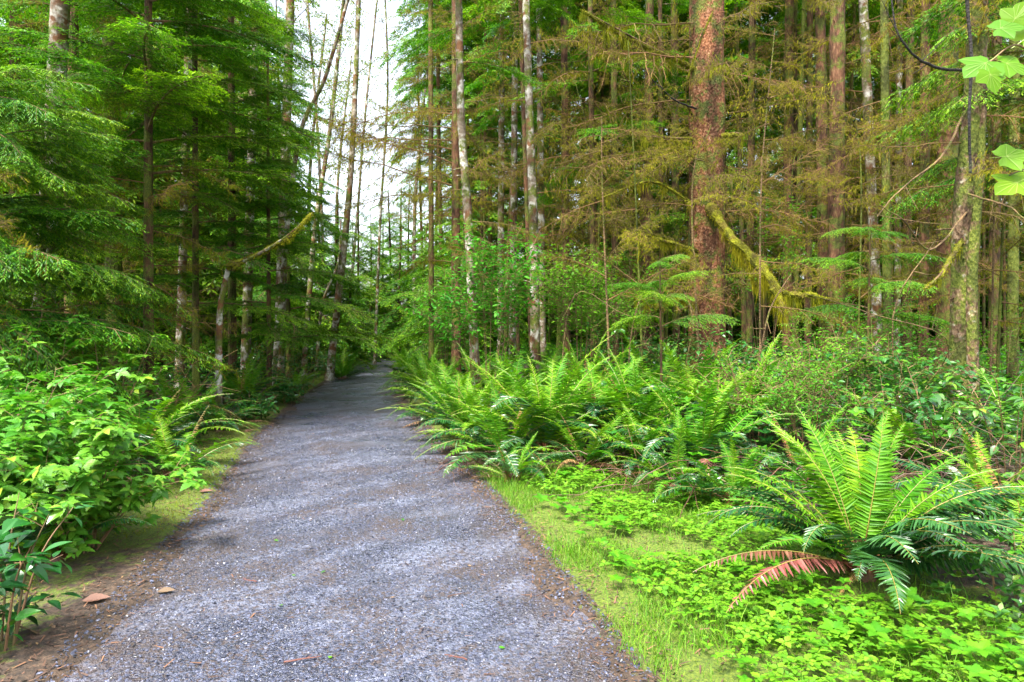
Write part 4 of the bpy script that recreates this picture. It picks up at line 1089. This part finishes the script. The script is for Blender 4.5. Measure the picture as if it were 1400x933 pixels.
tree("cedar at the left edge with drooping feathery sprays over the salmonberry", column(-60, 7.2, -50, pytop=-200), .17, .12, "red_bark", "cedar_tree", boughs=[(CED, 46, (.14, .62), (1.9, 1.3), (-14, 24), (-70, 85), "foliage"), (DB, 8, (.15, .5), (1.4, 1.4), (-15, 15), (-60, 60), "moss")], seed=15)
tree("young cedar with fine hanging sprays behind the left cedar", column(60, 9.0, 58, pytop=120), .06, .015, "brown_bark", "cedar_tree", boughs=[(CED, 30, (.25, 1), (2.2, .9), (-8, 18), None, "foliage")], seed=16)
tree("hemlock between the big left hemlock and the leaning alders", column(318, 13.5, 315, pytop=-120), .09, .05, "brown_bark", "hemlock_tree", boughs=[(HEM, 42, (.28, 1.0), (2.0, 1.5), (-6, 12), None, "foliage")], seed=17)
tree("hemlock with low green boughs in front of the left alders' stems", column(268, 11.6, 266, pytop=-60), .06, .04, "brown_bark", "hemlock_tree", boughs=[(HEM, 34, (.22, 1.0), (1.9, 1.5), (-8, 12), None, "foliage")], seed=28)
tree("small hemlock under the curved mossy branch, right of the left hemlocks", column(368, 13.2, 366, pytop=60), .05, .02, "brown_bark", "hemlock_tree", boughs=[(HEM, 32, (.15, 1.0), (1.9, .8), (-8, 12), None, "foliage")], seed=29)
tree("shaded hemlock deep behind the upper left alder", column(20, 14.5, 20, pytop=-120), .12, .08, "brown_bark", "hemlock_tree", boughs=[(HEM, 30, (.35, 1.0), (3.0, 2.4), (-14, 6), None, "foliage"), (DB, 8, (.08, .4), (1.5, 1.5), (-15, 15), None, "moss")], seed=18)
tree("hemlock sapling arching low over the salal on the left bank", column(395, 17.5, 392, pytop=140), .07, .02, "brown_bark", "hemlock_tree", boughs=[(HEM, 30, (.15, 1.0), (2.6, .9), (-14, 6), None, "foliage")], seed=19)
tree("reddish white alder rising behind the second left hemlock", column(380, 16.0, 400), .13, .09, "alder_bark", "alder_tree", boughs=[(ALD, 10, (.5, 1), (2, 2), (0, 40), None, "foliage")], seed=21)
tree("thin alder leaning right across the bright sky gap", [onground(372, 15), P(405, 210, 15), P(445, 105, 15), P(484, -30, 15)], .055, .035, "alder_bark", "alder_tree", boughs=[(ALD, 7, (.55, 1), (1.5, 1.2), (0, 40), None, "foliage")], seed=22)
tree("speckled alder leaning over the left path edge near the bend", [onground(450, 18.5), P(470, 340, 18.5), P(482, 200, 18.5), P(492, -40, 18.5)], .11, .06, "alder_bark", "alder_tree", boughs=[(ALD, 9, (.5, 1), (2, 1.5), (0, 40), None, "foliage")], seed=23)
tree("slender alder left of the speckled one by the bend", [onground(415, 20), P(430, 320, 20), P(452, 170, 20), P(474, -40, 20)], .085, .05, "alder_bark", "alder_tree", boughs=[(ALD, 9, (.5, 1), (2, 1.5), (0, 40), None, "foliage")], seed=24)
tree("hair thin alder leaning right in the middle of the sky gap", [onground(470, 24), P(488, 300, 24), P(500, 150, 24), P(522, -60, 24)], .055, .03, "alder_bark", "alder_tree", boughs=[(ALD, 12, (.45, 1), (2.2, 1.6), (0, 45), None, "foliage")], seed=31)
tree("crooked thin alder at the right of the sky gap", [onground(512, 26), P(520, 300, 26), P(530, 120, 26), P(524, -60, 26)], .06, .03, "alder_bark", "alder_tree", boughs=[(ALD, 12, (.4, 1), (2.2, 1.6), (0, 45), None, "foliage")], seed=32)
tree("slight alder leaning left beside the leaning thin alder", [onground(446, 22), P(440, 300, 22), P(432, 150, 22), P(415, -60, 22)], .06, .035, "alder_bark", "alder_tree", boughs=[(ALD, 12, (.45, 1), (2.2, 1.6), (0, 45), None, "foliage")], seed=33)
tree("leaning thin alder snag beside the speckled alder", [onground(432, 19.5), P(440, 420, 19.5), P(462, 360, 19.5), P(466, 300, 19.5)], .05, .02, "alder_bark", "alder_tree", seed=25)
tree("alder with pale upper stem left of the sky gap", column(335, 15.5, 352), .11, .08, "alder_bark", "alder_tree", boughs=[(ALD, 8, (.5, 1), (2, 2), (0, 40), None, "foliage")], seed=26)
tree("mossy alder stem showing between the hemlock boughs at upper left", column(245, 14.0, 262), .09, .07, "alder_bark", "alder_tree", boughs=[(DB, 8, (.2, .9), (1.6, 1.4), (-10, 20), None, "moss")], seed=27)

# ------------------------------------------------------------------ moss-covered boughs
def mossy_curve(pts, r, seed, strands=260, drape=.18, thick=1.0, n=30):
    """wood core, moss sleeve with hanging strands, for one bough given by points"""
    c = spline(pts, n); g = np.random.default_rng(seed); t = np.linspace(0, 1, n)
    wb = MB(); V, q = tube_arr(c, np.linspace(r, r * .35, n), 6); wb.add(V, q)
    mb = MB(); c[1:-1] += np.cumsum(g.normal(0, r * .28, (n - 2, 3)), 0) * np.sin(np.pi * t[1:-1])[:, None]
    rr = r * (1.0 + 1.9 * thick * np.clip(fbm(t * 11, t * 0, seed, 3) - .15, 0, 1)) * np.linspace(1, .6, n)
    rr[0] *= .9; rr[-1] *= .3
    V, q = tube_arr(c + [0, 0, r * .25], rr, 9, jit=.12, seed=seed); mb.add(V, q, 0)
    L = np.linalg.norm(np.diff(c, axis=0), axis=1).sum(); k = int(strands * L * 1.7)
    u = g.random(k); cl = fbm(u * 16, u * 0, seed + 9, 4)
    kp = g.random(k) < smooth(cl, .3, .55); u = u[kp]; cl = cl[kp]; k = len(u)
    p = np.stack([np.interp(u, t, c[:, m]) for m in range(3)], -1) + g.normal(0, r * .7, (k, 3))
    ln = (.02 + drape * np.clip(cl - .34, 0, 1) * 3.6 * g.random(k) ** 1.8)
    D = np.c_[g.normal(0, .1, (k, 2)), -np.ones(k)]
    A = frames(D, np.c_[g.normal(0, 1, (k, 2)), .05 * np.ones(k)]) * np.stack([ln, .012 + .07 * ln, ln], -1)[:, None, :]
    mb.inst(QL, A, p, 1)
    k2 = int(strands * L * 1.1); u = g.random(k2)   # fuzz all around
    p = np.stack([np.interp(u, t, c[:, m]) for m in range(3)], -1); D = g.normal(0, 1, (k2, 3)); D[:, 2] += .2
    rl = np.interp(u, t, rr)
    A = frames(D, g.normal(0, 1, (k2, 3))) * np.stack([.03 + 0 * u, .03 + 0 * u, .03 + 0 * u], -1)[:, None, :]
    mb.inst(QL, A, p + nz(D) * rl[:, None] * .9, 1)
    return wb, mb
def mossy_branch(root, pts, r, seed, name="branch", wood="twig_bark", label=None, **kw):
    base = np.array(root.location)
    wb, mb = mossy_curve(np.asarray(pts) - base, r, seed, **kw)
    o = link(name, wb.mesh("branch", [M[wood]]), root)
    link("moss", mb.mesh("moss", [M["moss_sleeve"], M["hang_moss"]]), o)
    if label: o["label"] = label
    return o
def bare_branch(root, pts, r, bark="twig_bark", name="branch", n=18, twigs=4, seed=0):
    c = spline(np.asarray(pts) - np.array(root.location), n); b = MB(); g = np.random.default_rng(seed)
    c = c + np.cumsum(g.normal(0, r * .5, c.shape), 0)
    V, q = tube_arr(c, np.linspace(r, r * .35, n), 6); b.add(V, q)
    for k in range(twigs):
        i = g.integers(4, n - 1); d = nz(g.normal(0, 1, 3)) * g.uniform(.15, .5)
        V, q = tube_arr([c[i], c[i] + d * .5 + [0, 0, -.01], c[i] + d], [r * .35, r * .25, r * .12], 4); b.add(V, q)
    return link(name, b.mesh("branch", [M[bark]]), root)

# ------------------------------------------------------------------ trees: right bank
sp, c = tree("big reddish spruce trunk with flaky bark and mossy boughs", column(967, 12.3, 966), .33, .29, "spruce_bark", "spruce_tree", boughs=[(DB, 15, (.35, 1.0), (2.4, 2.0), (-12, 10), None, "moss"), (DB, 6, (.5, 1.0), (3, 2.6), (-8, 6), (150, 290), "moss")], seed=41, knots=20, sides=26)
mossy_branch(sp, [P(970, 283, 12.0), P(990, 310, 11.6), P(1018, 342, 11.1), P(1045, 372, 10.7), P(1062, 398, 10.4), P(1072, 428, 10.2)], .046, 1, label="long moss wrapped bough arching down right", drape=.4, strands=900, thick=2.0)
mossy_branch(sp, [P(1058, 392, 10.45), P(1085, 405, 10.3), P(1115, 408, 10.2), P(1150, 416, 10.0)], .022, 2, drape=.42, strands=800, thick=2.0)
mossy_branch(sp, [P(1012, 335, 11.2), P(1022, 365, 11.0), P(1035, 392, 10.9)], .02, 3, drape=.32, strands=700)
mossy_branch(sp, [P(955, 345, 12.1), P(915, 332, 11.6), P(880, 322, 11.2), P(852, 316, 11.0)], .018, 4, drape=.2, strands=420, thick=1.5)
mossy_branch(sp, [P(950, 95, 12.2), P(892, 66, 11.8), P(848, 42, 11.5), P(795, 14, 11.2)], .026, 5, drape=.32, strands=600)
mossy_branch(sp, [P(948, 190, 12.2), P(905, 188, 11.8), P(868, 181, 11.6)], .022, 6, drape=.35, strands=600)
mossy_branch(sp, [P(984, 187, 12.1), P(1004, 182, 11.9), P(1018, 185, 11.8)], .028, 7, drape=.3, strands=420)
mossy_branch(sp, [P(950, 280, 12.1), P(890, 250, 11.7), P(820, 272, 11.2)], .014, 8, drape=.25, strands=240)
mossy_branch(sp, [P(955, 408, 12.0), P(915, 412, 11.5), P(868, 412, 11.0)], .02, 9, drape=.24, strands=450)
mossy_branch(sp, [P(950, 165, 12.2), P(938, 130, 12), P(955, 60, 11.6), P(975, 15, 11.4)], .02, 10, drape=.1, strands=80, wood="dark_branch", thick=.1)
bare_branch(sp, [P(950, 150, 12.1), P(910, 130, 11.6), P(880, 95, 11.4)], .018, "dark_branch", seed=3)

pa, c = tree("pale alder with a mossy base at the right path edge, left of the ferns' middle", [onground(652, 12.0), P(640, 300, 12), P(630, 150, 12), P(626, -90, 12)], .085, .06, "alder_bark", "alder_tree", boughs=[(DB, 8, (.3, .95), (1.6, 1.3), (-10, 15), None, "moss"), (HEM, 4, (.7, 1), (1.5, 1.2), (-14, 0), None, "foliage")], seed=42)
tree("thin brown trunk with long bare twigs reaching over the path, left of the pale alder", column(624, 14.0, 622), .10, .07, "red_bark", "conifer_tree", boughs=[(DB, 26, (.25, 1.0), (1.5, 1.2), (-8, 14), None, "moss"), (DB, 7, (.42, .62), (2.8, 2.4), (0, 22), (160, 215), "moss")], seed=43)
tree("slim white alder with patchy bark standing alone behind the bank ferns", [onground(733, 13.0), P(729, 300, 13), P(724, 160, 13), P(716, -90, 13)], .095, .065, "alder_bark", "alder_tree", boughs=[(DB, 8, (.4, .95), (1.6, 1.3), (-10, 15), None, "moss")], seed=44)
tree("grey white alder just right of the slim white one, further back", column(742, 18, 736), .10, .07, "alder_bark", "alder_tree", boughs=[(DB, 12, (.3, .95), (2.0, 1.6), (-10, 15), None, "moss")], seed=45)
tree("speckled alder behind the pale alder, left of the slim white one", column(700, 19, 706), .10, .08, "alder_bark", "alder_tree", boughs=[(DB, 12, (.3, .95), (2.0, 1.6), (-10, 15), None, "moss")], seed=46)
tree("reddish alder stem between the pale and the slim white alder", column(684, 21, 687), .11, .08, "alder_bark", "alder_tree", boughs=[(DB, 12, (.3, .95), (2.0, 1.6), (-10, 15), None, "moss")], seed=47)
RT = [  # px base, px top, d, diameter px, bark, name, label
 (1142, 1146, 13.5, 21, "red_bark", "thick red trunk right of the long mossy bough"),
 (1128, 1120, 15.0, 15, "red_bark", "red trunk leaning close to the left of the thick red one"),
 (1203, 1176, 14.0, 13, "alder_bark", "pale alder leaning left between the red trunks"),
 (1214, 1208, 13.0, 11, "moss_bark", "moss covered stem right of the leaning pale alder"),
 (1236, 1247, 15.5, 10, "brown_bark", "thin brown trunk left of the two sky holes"),
 (1262, 1266, 13.5, 12, "red_bark", "straight reddish brown trunk between the moss stem and the double trunk"),
 (1294, 1297, 13.0, 26, "red_bark", "broad shaded red trunk behind the double trunk"),
 (1104, 1108, 16, 9, "brown_bark", "thin brown trunk second to the right of the big spruce"),
 (1076, 1080, 16.5, 13, "red_bark", "brown red trunk right of the big spruce"),
 (1024, 1030, 17.5, 10, "brown_bark", "slim trunk right beside the big spruce"),
 (1358, 1364, 14.5, 13, "brown_bark", "grey brown trunk right of the double trunk"),
 (1384, 1388, 12.0, 13, "moss_bark", "mossy trunk at the right edge behind the fern"),
 (1226, 1231, 17, 8, "alder_bark", "thin pale stem behind the moss covered one"),
 (884, 889, 17, 12, "red_bark", "red trunk behind the mossy stub, left of the big spruce"),
 (842, 838, 16, 9, "brown_bark", "thin trunk left of the mossy stub"),
 (925, 921, 18, 10, "brown_bark", "thin trunk close behind the big spruce on its left"),
 (775, 770, 17, 10, "red_bark", "thin red trunk right of the slim white alder"),
]
for i, (b0, t0, d, wpx, bark, lab) in enumerate(RT):
    r = wpx * d / F / 2
    tree(lab, column(b0, d, t0), r * 1.05, r * .9, bark, "conifer_tree" if "alder" not in bark else "alder_tree", group="trunks of the right bank",
         boughs=[(DB, 9 if bark != "alder_bark" else 8, (.22, 1.0), (1.9, 1.7), (-14, 14), None, "moss")], seed=60 + i, knots=10)
# the double trunk at right
dt, c = tree("rough double trunk at right with lichen and moss, foot behind the salal", [onground(1313, 8.8), P(1318, 300, 8.8), P(1330, 150, 8.8), P(1342, -90, 8.8)], .135, .11, "old_bark", "double_trunk_tree", boughs=[(DB, 10, (.3, .95), (1.5, 1.4), (-14, 14), None, "moss")], seed=90, knots=14, sides=18)
me2, c2, _ = trunk_mesh(np.array([onground(1331, 8.65), P(1329, 380, 8.65), P(1338, 250, 8.7), P(1345, 80, 8.75)]) - np.array(dt.location), .07, .05, "old_bark", seed=91)
link("trunk", me2, dt)
bare_branch(dt, [P(1322, 290, 8.7), P(1275, 340, 8.3), P(1240, 300, 8.0), P(1210, 275, 7.8)], .014, seed=5)
bare_branch(dt, [P(1320, 150, 8.7), P(1290, 210, 8.4), P(1240, 255, 8.2), P(1200, 300, 8.0)], .016, seed=6)
bare_branch(dt, [P(1318, 96, 8.7), P(1275, 88, 8.3), P(1245, 65, 8.1), P(1228, 20, 8.0), P(1230, -40, 8.0)], .02, "dark_branch", seed=7)
bare_branch(dt, [P(1325, 265, 8.6), P(1365, 280, 8.2), P(1410, 310, 7.8)], .014, seed=8)
mossy_branch(dt, [P(1315, 330, 8.7), P(1290, 370, 8.3), P(1265, 395, 8.1)], .02, 12, drape=.2, strands=300)

# hanging dark dead limb, caught in the crowns above
hp = P(1327, 237, 6.5)
hb_ = MB(); cc = spline([P(1327, 237, 6.5), P(1325, 160, 6.5), P(1328, 80, 6.5), P(1322, 0, 6.5), P(1318, -90, 6.5), P(1260, -190, 7.2), P(1300, -260, 8.7)], 30) - hp
V, q = tube_arr(cc, np.linspace(.012, .02, 30), 7, jit=.08, seed=4); hb_.add(V, q)
tag(link("hanging_limb", hb_.mesh("hanging_limb", [M["dark_branch"]], True), None, hp), "black dead limb hanging straight down at the upper right", "branch")

# arching bare saplings in the right undergrowth
for i, (pts, r, lab) in enumerate([
  ([P(1030, 535, 7.8), P(1000, 520, 7.6), P(978, 480, 7.5), P(935, 395, 7.4)], .010, "thin bare stem leaning left above the ferns before the spruce"),
  ([P(1032, 545, 8.2), P(1040, 480, 8.2), P(1048, 430, 8.2), P(1078, 375, 8.2)], .017, "smooth pale forked stem rising below the mossy bough"),
  ([P(1232, 560, 7.2), P(1225, 500, 7.1), P(1222, 420, 7.0), P(1275, 335, 7.0)], .013, "arching bare sapling left of the double trunk"),
  ([P(1245, 560, 6.9), P(1300, 470, 6.4), P(1200, 430, 6.2), P(1100, 400, 6.0)], .008, "long thin cane bending left across the salal"),
  ([P(770, 470, 9.8), P(790, 400, 9.6), P(850, 430, 9.4), P(905, 445, 9.2)], .009, "bare bent cane over the bank ferns left of the spruce"),
  ([P(860, 470, 9.4), P(880, 400, 9.4), P(930, 350, 9.4)], .011, "bare upright cane left of the spruce foot")]):
    base = np.array(pts[0]); base[2] = float(gh(base[0], base[1])) - .03
    full = [base] + pts
    t = thing("bare_sapling", lab, "sapling", base, 0, "bare saplings in the right undergrowth")
    bare_branch(t, full, r, "twig_bark", "stem", seed=20 + i, twigs=7)

# slim dead saplings tangled under the right trees
g = random.Random(77)
pxs = sorted([770 + 640 * (k + g.random()) / 13 for k in range(13)])
for k, x in enumerate(pxs):
    d = g.uniform(9.6, 14.5)
    tree(f"wispy dead sapling with tangled fine twigs, {['first', 'second', 'third', 'fourth', 'fifth', 'sixth', 'seventh', 'eighth', 'ninth', 'tenth', 'eleventh', 'twelfth', 'thirteenth'][k]} from the left under the right trees",
         column(x, d, x + g.uniform(-35, 35), mid=(x + g.uniform(-14, 14), 260), pytop=g.uniform(20, 200)), g.uniform(.014, .026), .006, "twig_bark" if k % 2 else "moss_bark", "dead_sapling", cat="sapling", group="dead saplings under the right trees",
         boughs=[(DB, 15, (.2, 1.0), (1.5, .7), (-20, 40), None, "moss")], seed=300 + k, knots=3, sides=7)

# curved mossy snag at left
base = onground(298, 10.6)
sn = thing("curved_snag", "mossy snag on the left with one long branch curving up to the right", "snag", base)
me, c, _ = trunk_mesh(np.array([base, P(300, 440, 10.6), P(306, 395, 10.5), P(312, 368, 10.4)]) - base, .05, .035, "alder_bark", seed=3, flare=.4)
link("trunk", me, sn)
mossy_branch(sn, [P(312, 364, 10.4), P(345, 352, 10.1), P(390, 325, 9.8), P(427, 292, 9.6)], .03, 21, wood="alder_bark", drape=.06, strands=500, thick=.6)

# ------------------------------------------------------------------ far trees: prototypes and copies
def crown_from(pool_, spec, seed, name, which=3, taper=None):
    """merge many boughs of one tree into one crown mesh"""
    g = random.Random(seed); b = MB(); mats = pool_[0][5 if which == 3 else 4]
    for (z, az, tilt, sc) in spec:
        src = pool_[g.randrange(len(pool_))][which]
        Rm = np.array(Matrix.Rotation(az, 3, 'Z') @ Matrix.Rotation(-tilt, 3, 'Y'))
        V = (src.data() * sc) @ Rm.T + [0, 0, z]
        for f, m in src.f: b.f.append((f + b.n, m))
        b.v.append(V); b.n += len(V)
    return b.mesh(name, mats)
def proto_hemlock(H, r, seed, Lmax=3.2, z0=.06, n=46):
    g = random.Random(seed)
    t = thing("hemlock_tree", "", "tree", (0, -300, 0))
    me, c, _ = trunk_mesh([[0, 0, -.1], [.1, 0, H * .5], [0, 0, H]], r, .02, "brown_bark", seed=seed, sides=8, n=14); link("trunk", me, t)
    spec = []
    for k in range(n):
        f = z0 + (1 - z0) * (k + g.random()) / n
        spec.append((f * H, k * 2.4 + g.uniform(-.4, .4), R(g.uniform(-22, 2)), (Lmax * (1 - f) ** .75 + .35) / 2 * g.uniform(.75, 1.15)))
    link("crown", crown_from(HEMF, spec, seed, "crown"), t)
    link("branches", crown_from(HEMF, spec, seed, "branches", 2), t)
    return t
def proto_spruce(H, r, seed, bark, n=34, L=2.2, green=0, z0=.12):
    g = random.Random(seed)
    t = thing("conifer_tree", "", "tree", (0, -300, 0))
    me, c, _ = trunk_mesh([[0, 0, -.1], [g.uniform(-.3, .3), 0, H * .5], [g.uniform(-.3, .3), 0, H]], r, r * .5, bark, seed=seed, sides=10, n=20, knots=8); link("trunk", me, t)
    spec = [((z0 + (1 - z0) * (k + g.random()) / n) * H, k * 2.4 + g.uniform(-.5, .5), R(g.uniform(-16, 12)), L / 2 * g.uniform(.6, 1.1)) for k in range(n)]
    link("branches", crown_from(DBF, spec, seed, "branches", 2), t)
    link("moss", crown_from(DBF, spec, seed, "moss"), t)
    if green:  # green crown up high, added to shade the wood below
        sg = [((.52 + .48 * (k + g.random()) / green) * H, k * 2.4, R(g.uniform(-25, 0)), g.uniform(.8, 1.4)) for k in range(green)]
        link("crown", crown_from(HEMF, sg, seed, "crown"), t)
    return t
def proto_alder(H, r, seed):
    g = random.Random(seed)
    t = thing("alder_tree", "", "tree", (0, -300, 0))
    me, c, _ = trunk_mesh([[0, 0, -.1], [g.uniform(-.3, .3), 0, H * .5], [g.uniform(-.6, .6), 0, H]], r, r * .35, "alder_bark", seed=seed, sides=8, n=20); link("trunk", me, t)
    spec = [((.45 + .55 * (k + g.random()) / 26) * H, k * 2.4, R(g.uniform(5, 45)), g.uniform(.7, 1.4)) for k in range(26)]
    link("branches", crown_from(ALD, spec, seed, "branches", 2), t); link("crown", crown_from(ALD, spec, seed, "crown"), t)
    return t
PH = [proto_hemlock(9, .11, 1, 3.0), proto_hemlock(15, .16, 2, 3.8, n=64), proto_hemlock(5.5, .07, 3, 2.2, n=34)]
PS = [proto_spruce(19, .09, 4, "red_bark", n=24, green=34), proto_spruce(18, .065, 5, "brown_bark", n=26, green=30), proto_spruce(20, .11, 6, "red_bark", n=24, green=44), proto_spruce(17, .06, 7, "moss_bark", n=22, green=26), proto_spruce(19, .085, 9, "brown_bark", n=40, green=40, z0=.2)]
PA = [proto_alder(15, .11, 8), proto_alder(12, .08, 12)]
used = set()
def place(proto, px, d, label, group, sc=1.0):
    p = onground(px, d)
    o = proto if proto.name not in used else copy_tree(proto)
    used.add(proto.name)
    o.location = [float(v) for v in p]; o.rotation_euler = (random.uniform(-.03, .03), random.uniform(-.03, .03), random.uniform(0, 6.28)); o.scale = (sc * random.uniform(.92, 1.08),) * 2 + (sc,)
    tag(o, label, "tree", group)
    return o
ORD = ["first", "second", "third", "fourth", "fifth", "sixth", "seventh", "eighth", "ninth", "tenth", "eleventh", "twelfth", "thirteenth", "fourteenth", "fifteenth", "sixteenth", "seventeenth", "eighteenth", "nineteenth", "twentieth"]
def nth(k):
    if k < 20: return ORD[k]
    tens = ["twenty", "thirty", "forty", "fifty", "sixty"][(k + 1) // 10 - 2]
    return (tens[:-1] + "ieth") if (k + 1) % 10 == 0 else tens + "-" + ORD[(k + 1) % 10 - 1]
# the end of the trail
g = random.Random(12)
PB = [proto_hemlock(27, .2, 21, 5.5, z0=.03, n=130), proto_hemlock(23, .18, 22, 5.0, z0=.03, n=110)]
for px, d, k, sc, lab in [
   (586, 21, 2, .95, "pale hemlock whose low boughs hang at the right side of the path bend"),
   (632, 18.5, 2, .85, "low hemlock behind the fern row, right of the path bend"),
   (548, 31, 2, 1.1, "hemlock closing the view straight behind the path bend"),
   (505, 36, 0, .85, "hemlock behind the path bend, left of the closing one"),
   (600, 28, 0, .75, "hemlock right behind the path bend, taller than its neighbours"),
   (455, 27, 0, .72, "hemlock left of the path bend behind the speckled alder"),
   (385, 24, 0, .95, "tall hemlock left of the sky gap"),
   (520, 44, 0, 1.0, "far hemlock in the middle of the sky gap"),
   (480, 47, 0, 1.0, "far hemlock low in the sky gap, towards its left side"),
   (560, 43, 0, 1.15, "far hemlock low in the sky gap, towards its right side"),
   (660, 26, 0, 1.1, "hemlock behind the reddish alder stem"),
   (580, 24.5, 2, .95, "hemlock drooping over the right path edge at the bend"),
   (530, 37, 2, 1.6, "bushy hemlock directly behind the end of the visible path"),
   (490, 31, 2, 1.3, "bushy hemlock left of the end of the visible path"),
   (462, 23.5, 2, 1.05, "young hemlock left of the path behind the rounded fern"),
   (622, 23, 2, 1.1, "hemlock with layered pale boughs right of the path bend"),
   (545, 41, 2, 1.75, "further bushy hemlock over the path's end"),
   (435, 22, 2, 1.1, "young hemlock behind the slender alders on the left"),
   (355, 22, 1, .8, "tall hemlock behind the second left hemlock")]:
    place(PH[k], px, d, lab, "hemlocks round the trail bend", sc)
for px, d, k, sc, lab in [(465, 34, 0, 1.0, "fine alder in the left half of the sky gap"), (428, 30, 0, 1.0, "alder at the left border of the sky gap"), (568, 29, 0, .9, "slim alder at the right border of the sky gap")]:
    place(PA[k], px, d, lab, "alders in the sky gap", sc)
# left depth
px = sorted([g.uniform(-60, 430) for k in range(16)])
for k, x in enumerate(px):
    place([PH[1], PH[0], PS[1], PH[1]][k % 4], x, g.uniform(17, 34), f"shaded far conifer, {nth(k)} from the left in the wood on the left", "far conifers of the left wood", g.uniform(.85, 1.1))
# right depth: many slim trunks
px = sorted([565 + 860 * (k + g.random()) / 50 for k in range(50)])
for k, x in enumerate(px):
    d = g.uniform(15.5, 32)
    if x < 640: d = g.uniform(24, 36)
    kind = g.choice([0, 1, 1, 3, 2, 4, 0])
    lab = ["slim red far trunk", "thin brown far trunk", "red far trunk with green crown", "mossy far stem", "brown far trunk with green crown"][kind]
    place(PS[kind], x, d, f"{lab}, {nth(k)} from the left in the right wood", "slim far trunks of the right wood", g.uniform(.8, 1.15))
# dense backing far inside the wood
for side, x0, x1, n in (("right", 625, 1480, 24), ("left", -90, 385, 14)):
    for k in range(n):
        x = x0 + (x1 - x0) * (k + g.random()) / n
        place(PB[k % 2], x, g.uniform(33, 46), f"dark conifer closing the {side} wood at its back, {nth(k)} from the left", f"dark back row of the {side} wood", g.uniform(.9, 1.15))
for pr in PH + PS + PA + PB:
    if pr.name not in used:
        for ch in list(pr.children): bpy.data.objects.remove(ch)
        bpy.data.objects.remove(pr)

# green sprays hanging over the upper middle and right
tree("hemlock with sprays hanging before the brown twigs, right of the slim white alder", column(812, 14.5, 806), .07, .05, "brown_bark", "hemlock_tree", boughs=[(HEM, 11, (.45, .95), (1.9, 1.6), (-18, 0), None, "foliage"), (DB, 14, (.3, 1), (2.2, 1.8), (-14, 8), None, "moss")], seed=130)
tree("young cedar left of the spruce foot with light drooping tips", column(905, 9.0, 902, pytop=355), .02, .008, "brown_bark", "cedar_sapling", cat="sapling", boughs=[(CED, 9, (.55, 1), (1.0, .5), (0, 25), None, "foliage")], seed=131, knots=0)
tree("small cedar with fanned sprays right of the mossy bough", column(1185, 9.6, 1190, pytop=300), .025, .008, "brown_bark", "cedar_sapling", cat="sapling", boughs=[(CED, 10, (.5, 1), (1.2, .6), (0, 25), None, "foliage")], seed=132, knots=0)
tree("hemlock with green sprays showing between the red trunks left of the double trunk", column(1085, 17.0, 1088), .06, .045, "brown_bark", "hemlock_tree", boughs=[(HEM, 14, (.2, .95), (1.8, 1.4), (-16, 6), None, "foliage")], seed=135)
tree("hemlock with green sprays behind the big spruce on its left", column(905, 16.0, 902), .06, .045, "brown_bark", "hemlock_tree", boughs=[(HEM, 16, (.25, .95), (1.8, 1.4), (-16, 6), None, "foliage")], seed=136)
tree("cedar reaching in from the upper right corner", column(1440, 9.5, 1436), .12, .10, "red_bark", "cedar_tree", boughs=[(CED, 9, (.5, 1), (2.2, 2.0), (-5, 10), (110, 250), "foliage")], seed=133)
tree("hemlock whose dark sprays hang at the top right of the sky gap", column(590, 16.5, 588, pytop=-200), .07, .05, "brown_bark", "hemlock_tree", boughs=[(HEM, 16, (.72, 1.0), (1.5, 1.3), (-22, -4), (-110, 110), "foliage"), (DB, 14, (.3, .8), (1.2, 1.0), (-10, 14), None, "moss")], seed=134)

# ------------------------------------------------------------------ maple twig reaching in at the top right, close to the camera
tw = P(1440, 60, 2.3)
mp = thing("maple_sapling", "young maple at the right edge, its bright green leaves reaching in at the top", "sapling", tw)
b = MB(); gx = onground(1640, 2.75)
c = spline([gx - [0, 0, .05], gx * .5 + P(1600, 200, 2.65) * .5 + [.04, .02, 0], P(1560, -40, 2.5), P(1540, -330, 2.45), P(1580, -600, 2.5)], 24) - tw
V, q = tube_arr(c, np.linspace(.02, .006, 24), 8, jit=.05, seed=2); b.add(V, q); link("stem", b.mesh("stem", [M["twig_bark"]], True), mp)
for pts in ([P(1560, -40, 2.5), P(1480, 40, 2.4), P(1420, 70, 2.3), P(1385, 62, 2.25), P(1345, 92, 2.2)], [P(1480, 40, 2.4), P(1450, 140, 2.4), P(1425, 215, 2.35), P(1380, 240, 2.3)]):
    b = MB(); c = spline(pts, 20) - tw; V, q = tube_arr(c, np.linspace(.006, .0022, 20), 6); b.add(V, q); link("twig", b.mesh("twig", [M["shrub_stem"]], True), mp)
b = MB(); b.inst(maple_leaf(), np.eye(3)[None], np.zeros((1, 3)), 0); b.inst(maple_veins(), np.eye(3)[None], np.zeros((1, 3)), 1)
MLM = b.mesh("leaf", [M["maple"], M["leaf_vein"]])
for px, py, d, ax, ay, s, ti in [(1362, 40, 2.25, .9, .1, .10, 1.2), (1352, 84, 2.2, -.95, -.5, .12, .9), (1352, 98, 2.15, .2, -.9, .085, 1.3), (1400, 55, 2.3, .5, .4, .12, 1.2), (1370, 85, 2.22, .7, -.35, .11, 1.3), (1385, 30, 2.3, .5, .9, .09, 1.2), (1370, 215, 2.3, .9, .1, .11, 1.3), (1395, 248, 2.28, -.9, -.35, .12, 1.0), (1400, 235, 2.35, .5, -.5, .11, 1.2)]:
    o = link("leaf", MLM, mp, P(px, py, d) - tw)
    D = Vector((ax, -.25, ay)).normalized(); U = Vector((0, -ti, 1)); Y = U.cross(D).normalized(); Z = D.cross(Y)
    o.rotation_euler = Matrix((D, Y, Z)).transposed().to_euler(); o.scale = (s * .7,) * 3
print("objects", len(bpy.data.objects), "meshes", len(bpy.data.meshes))
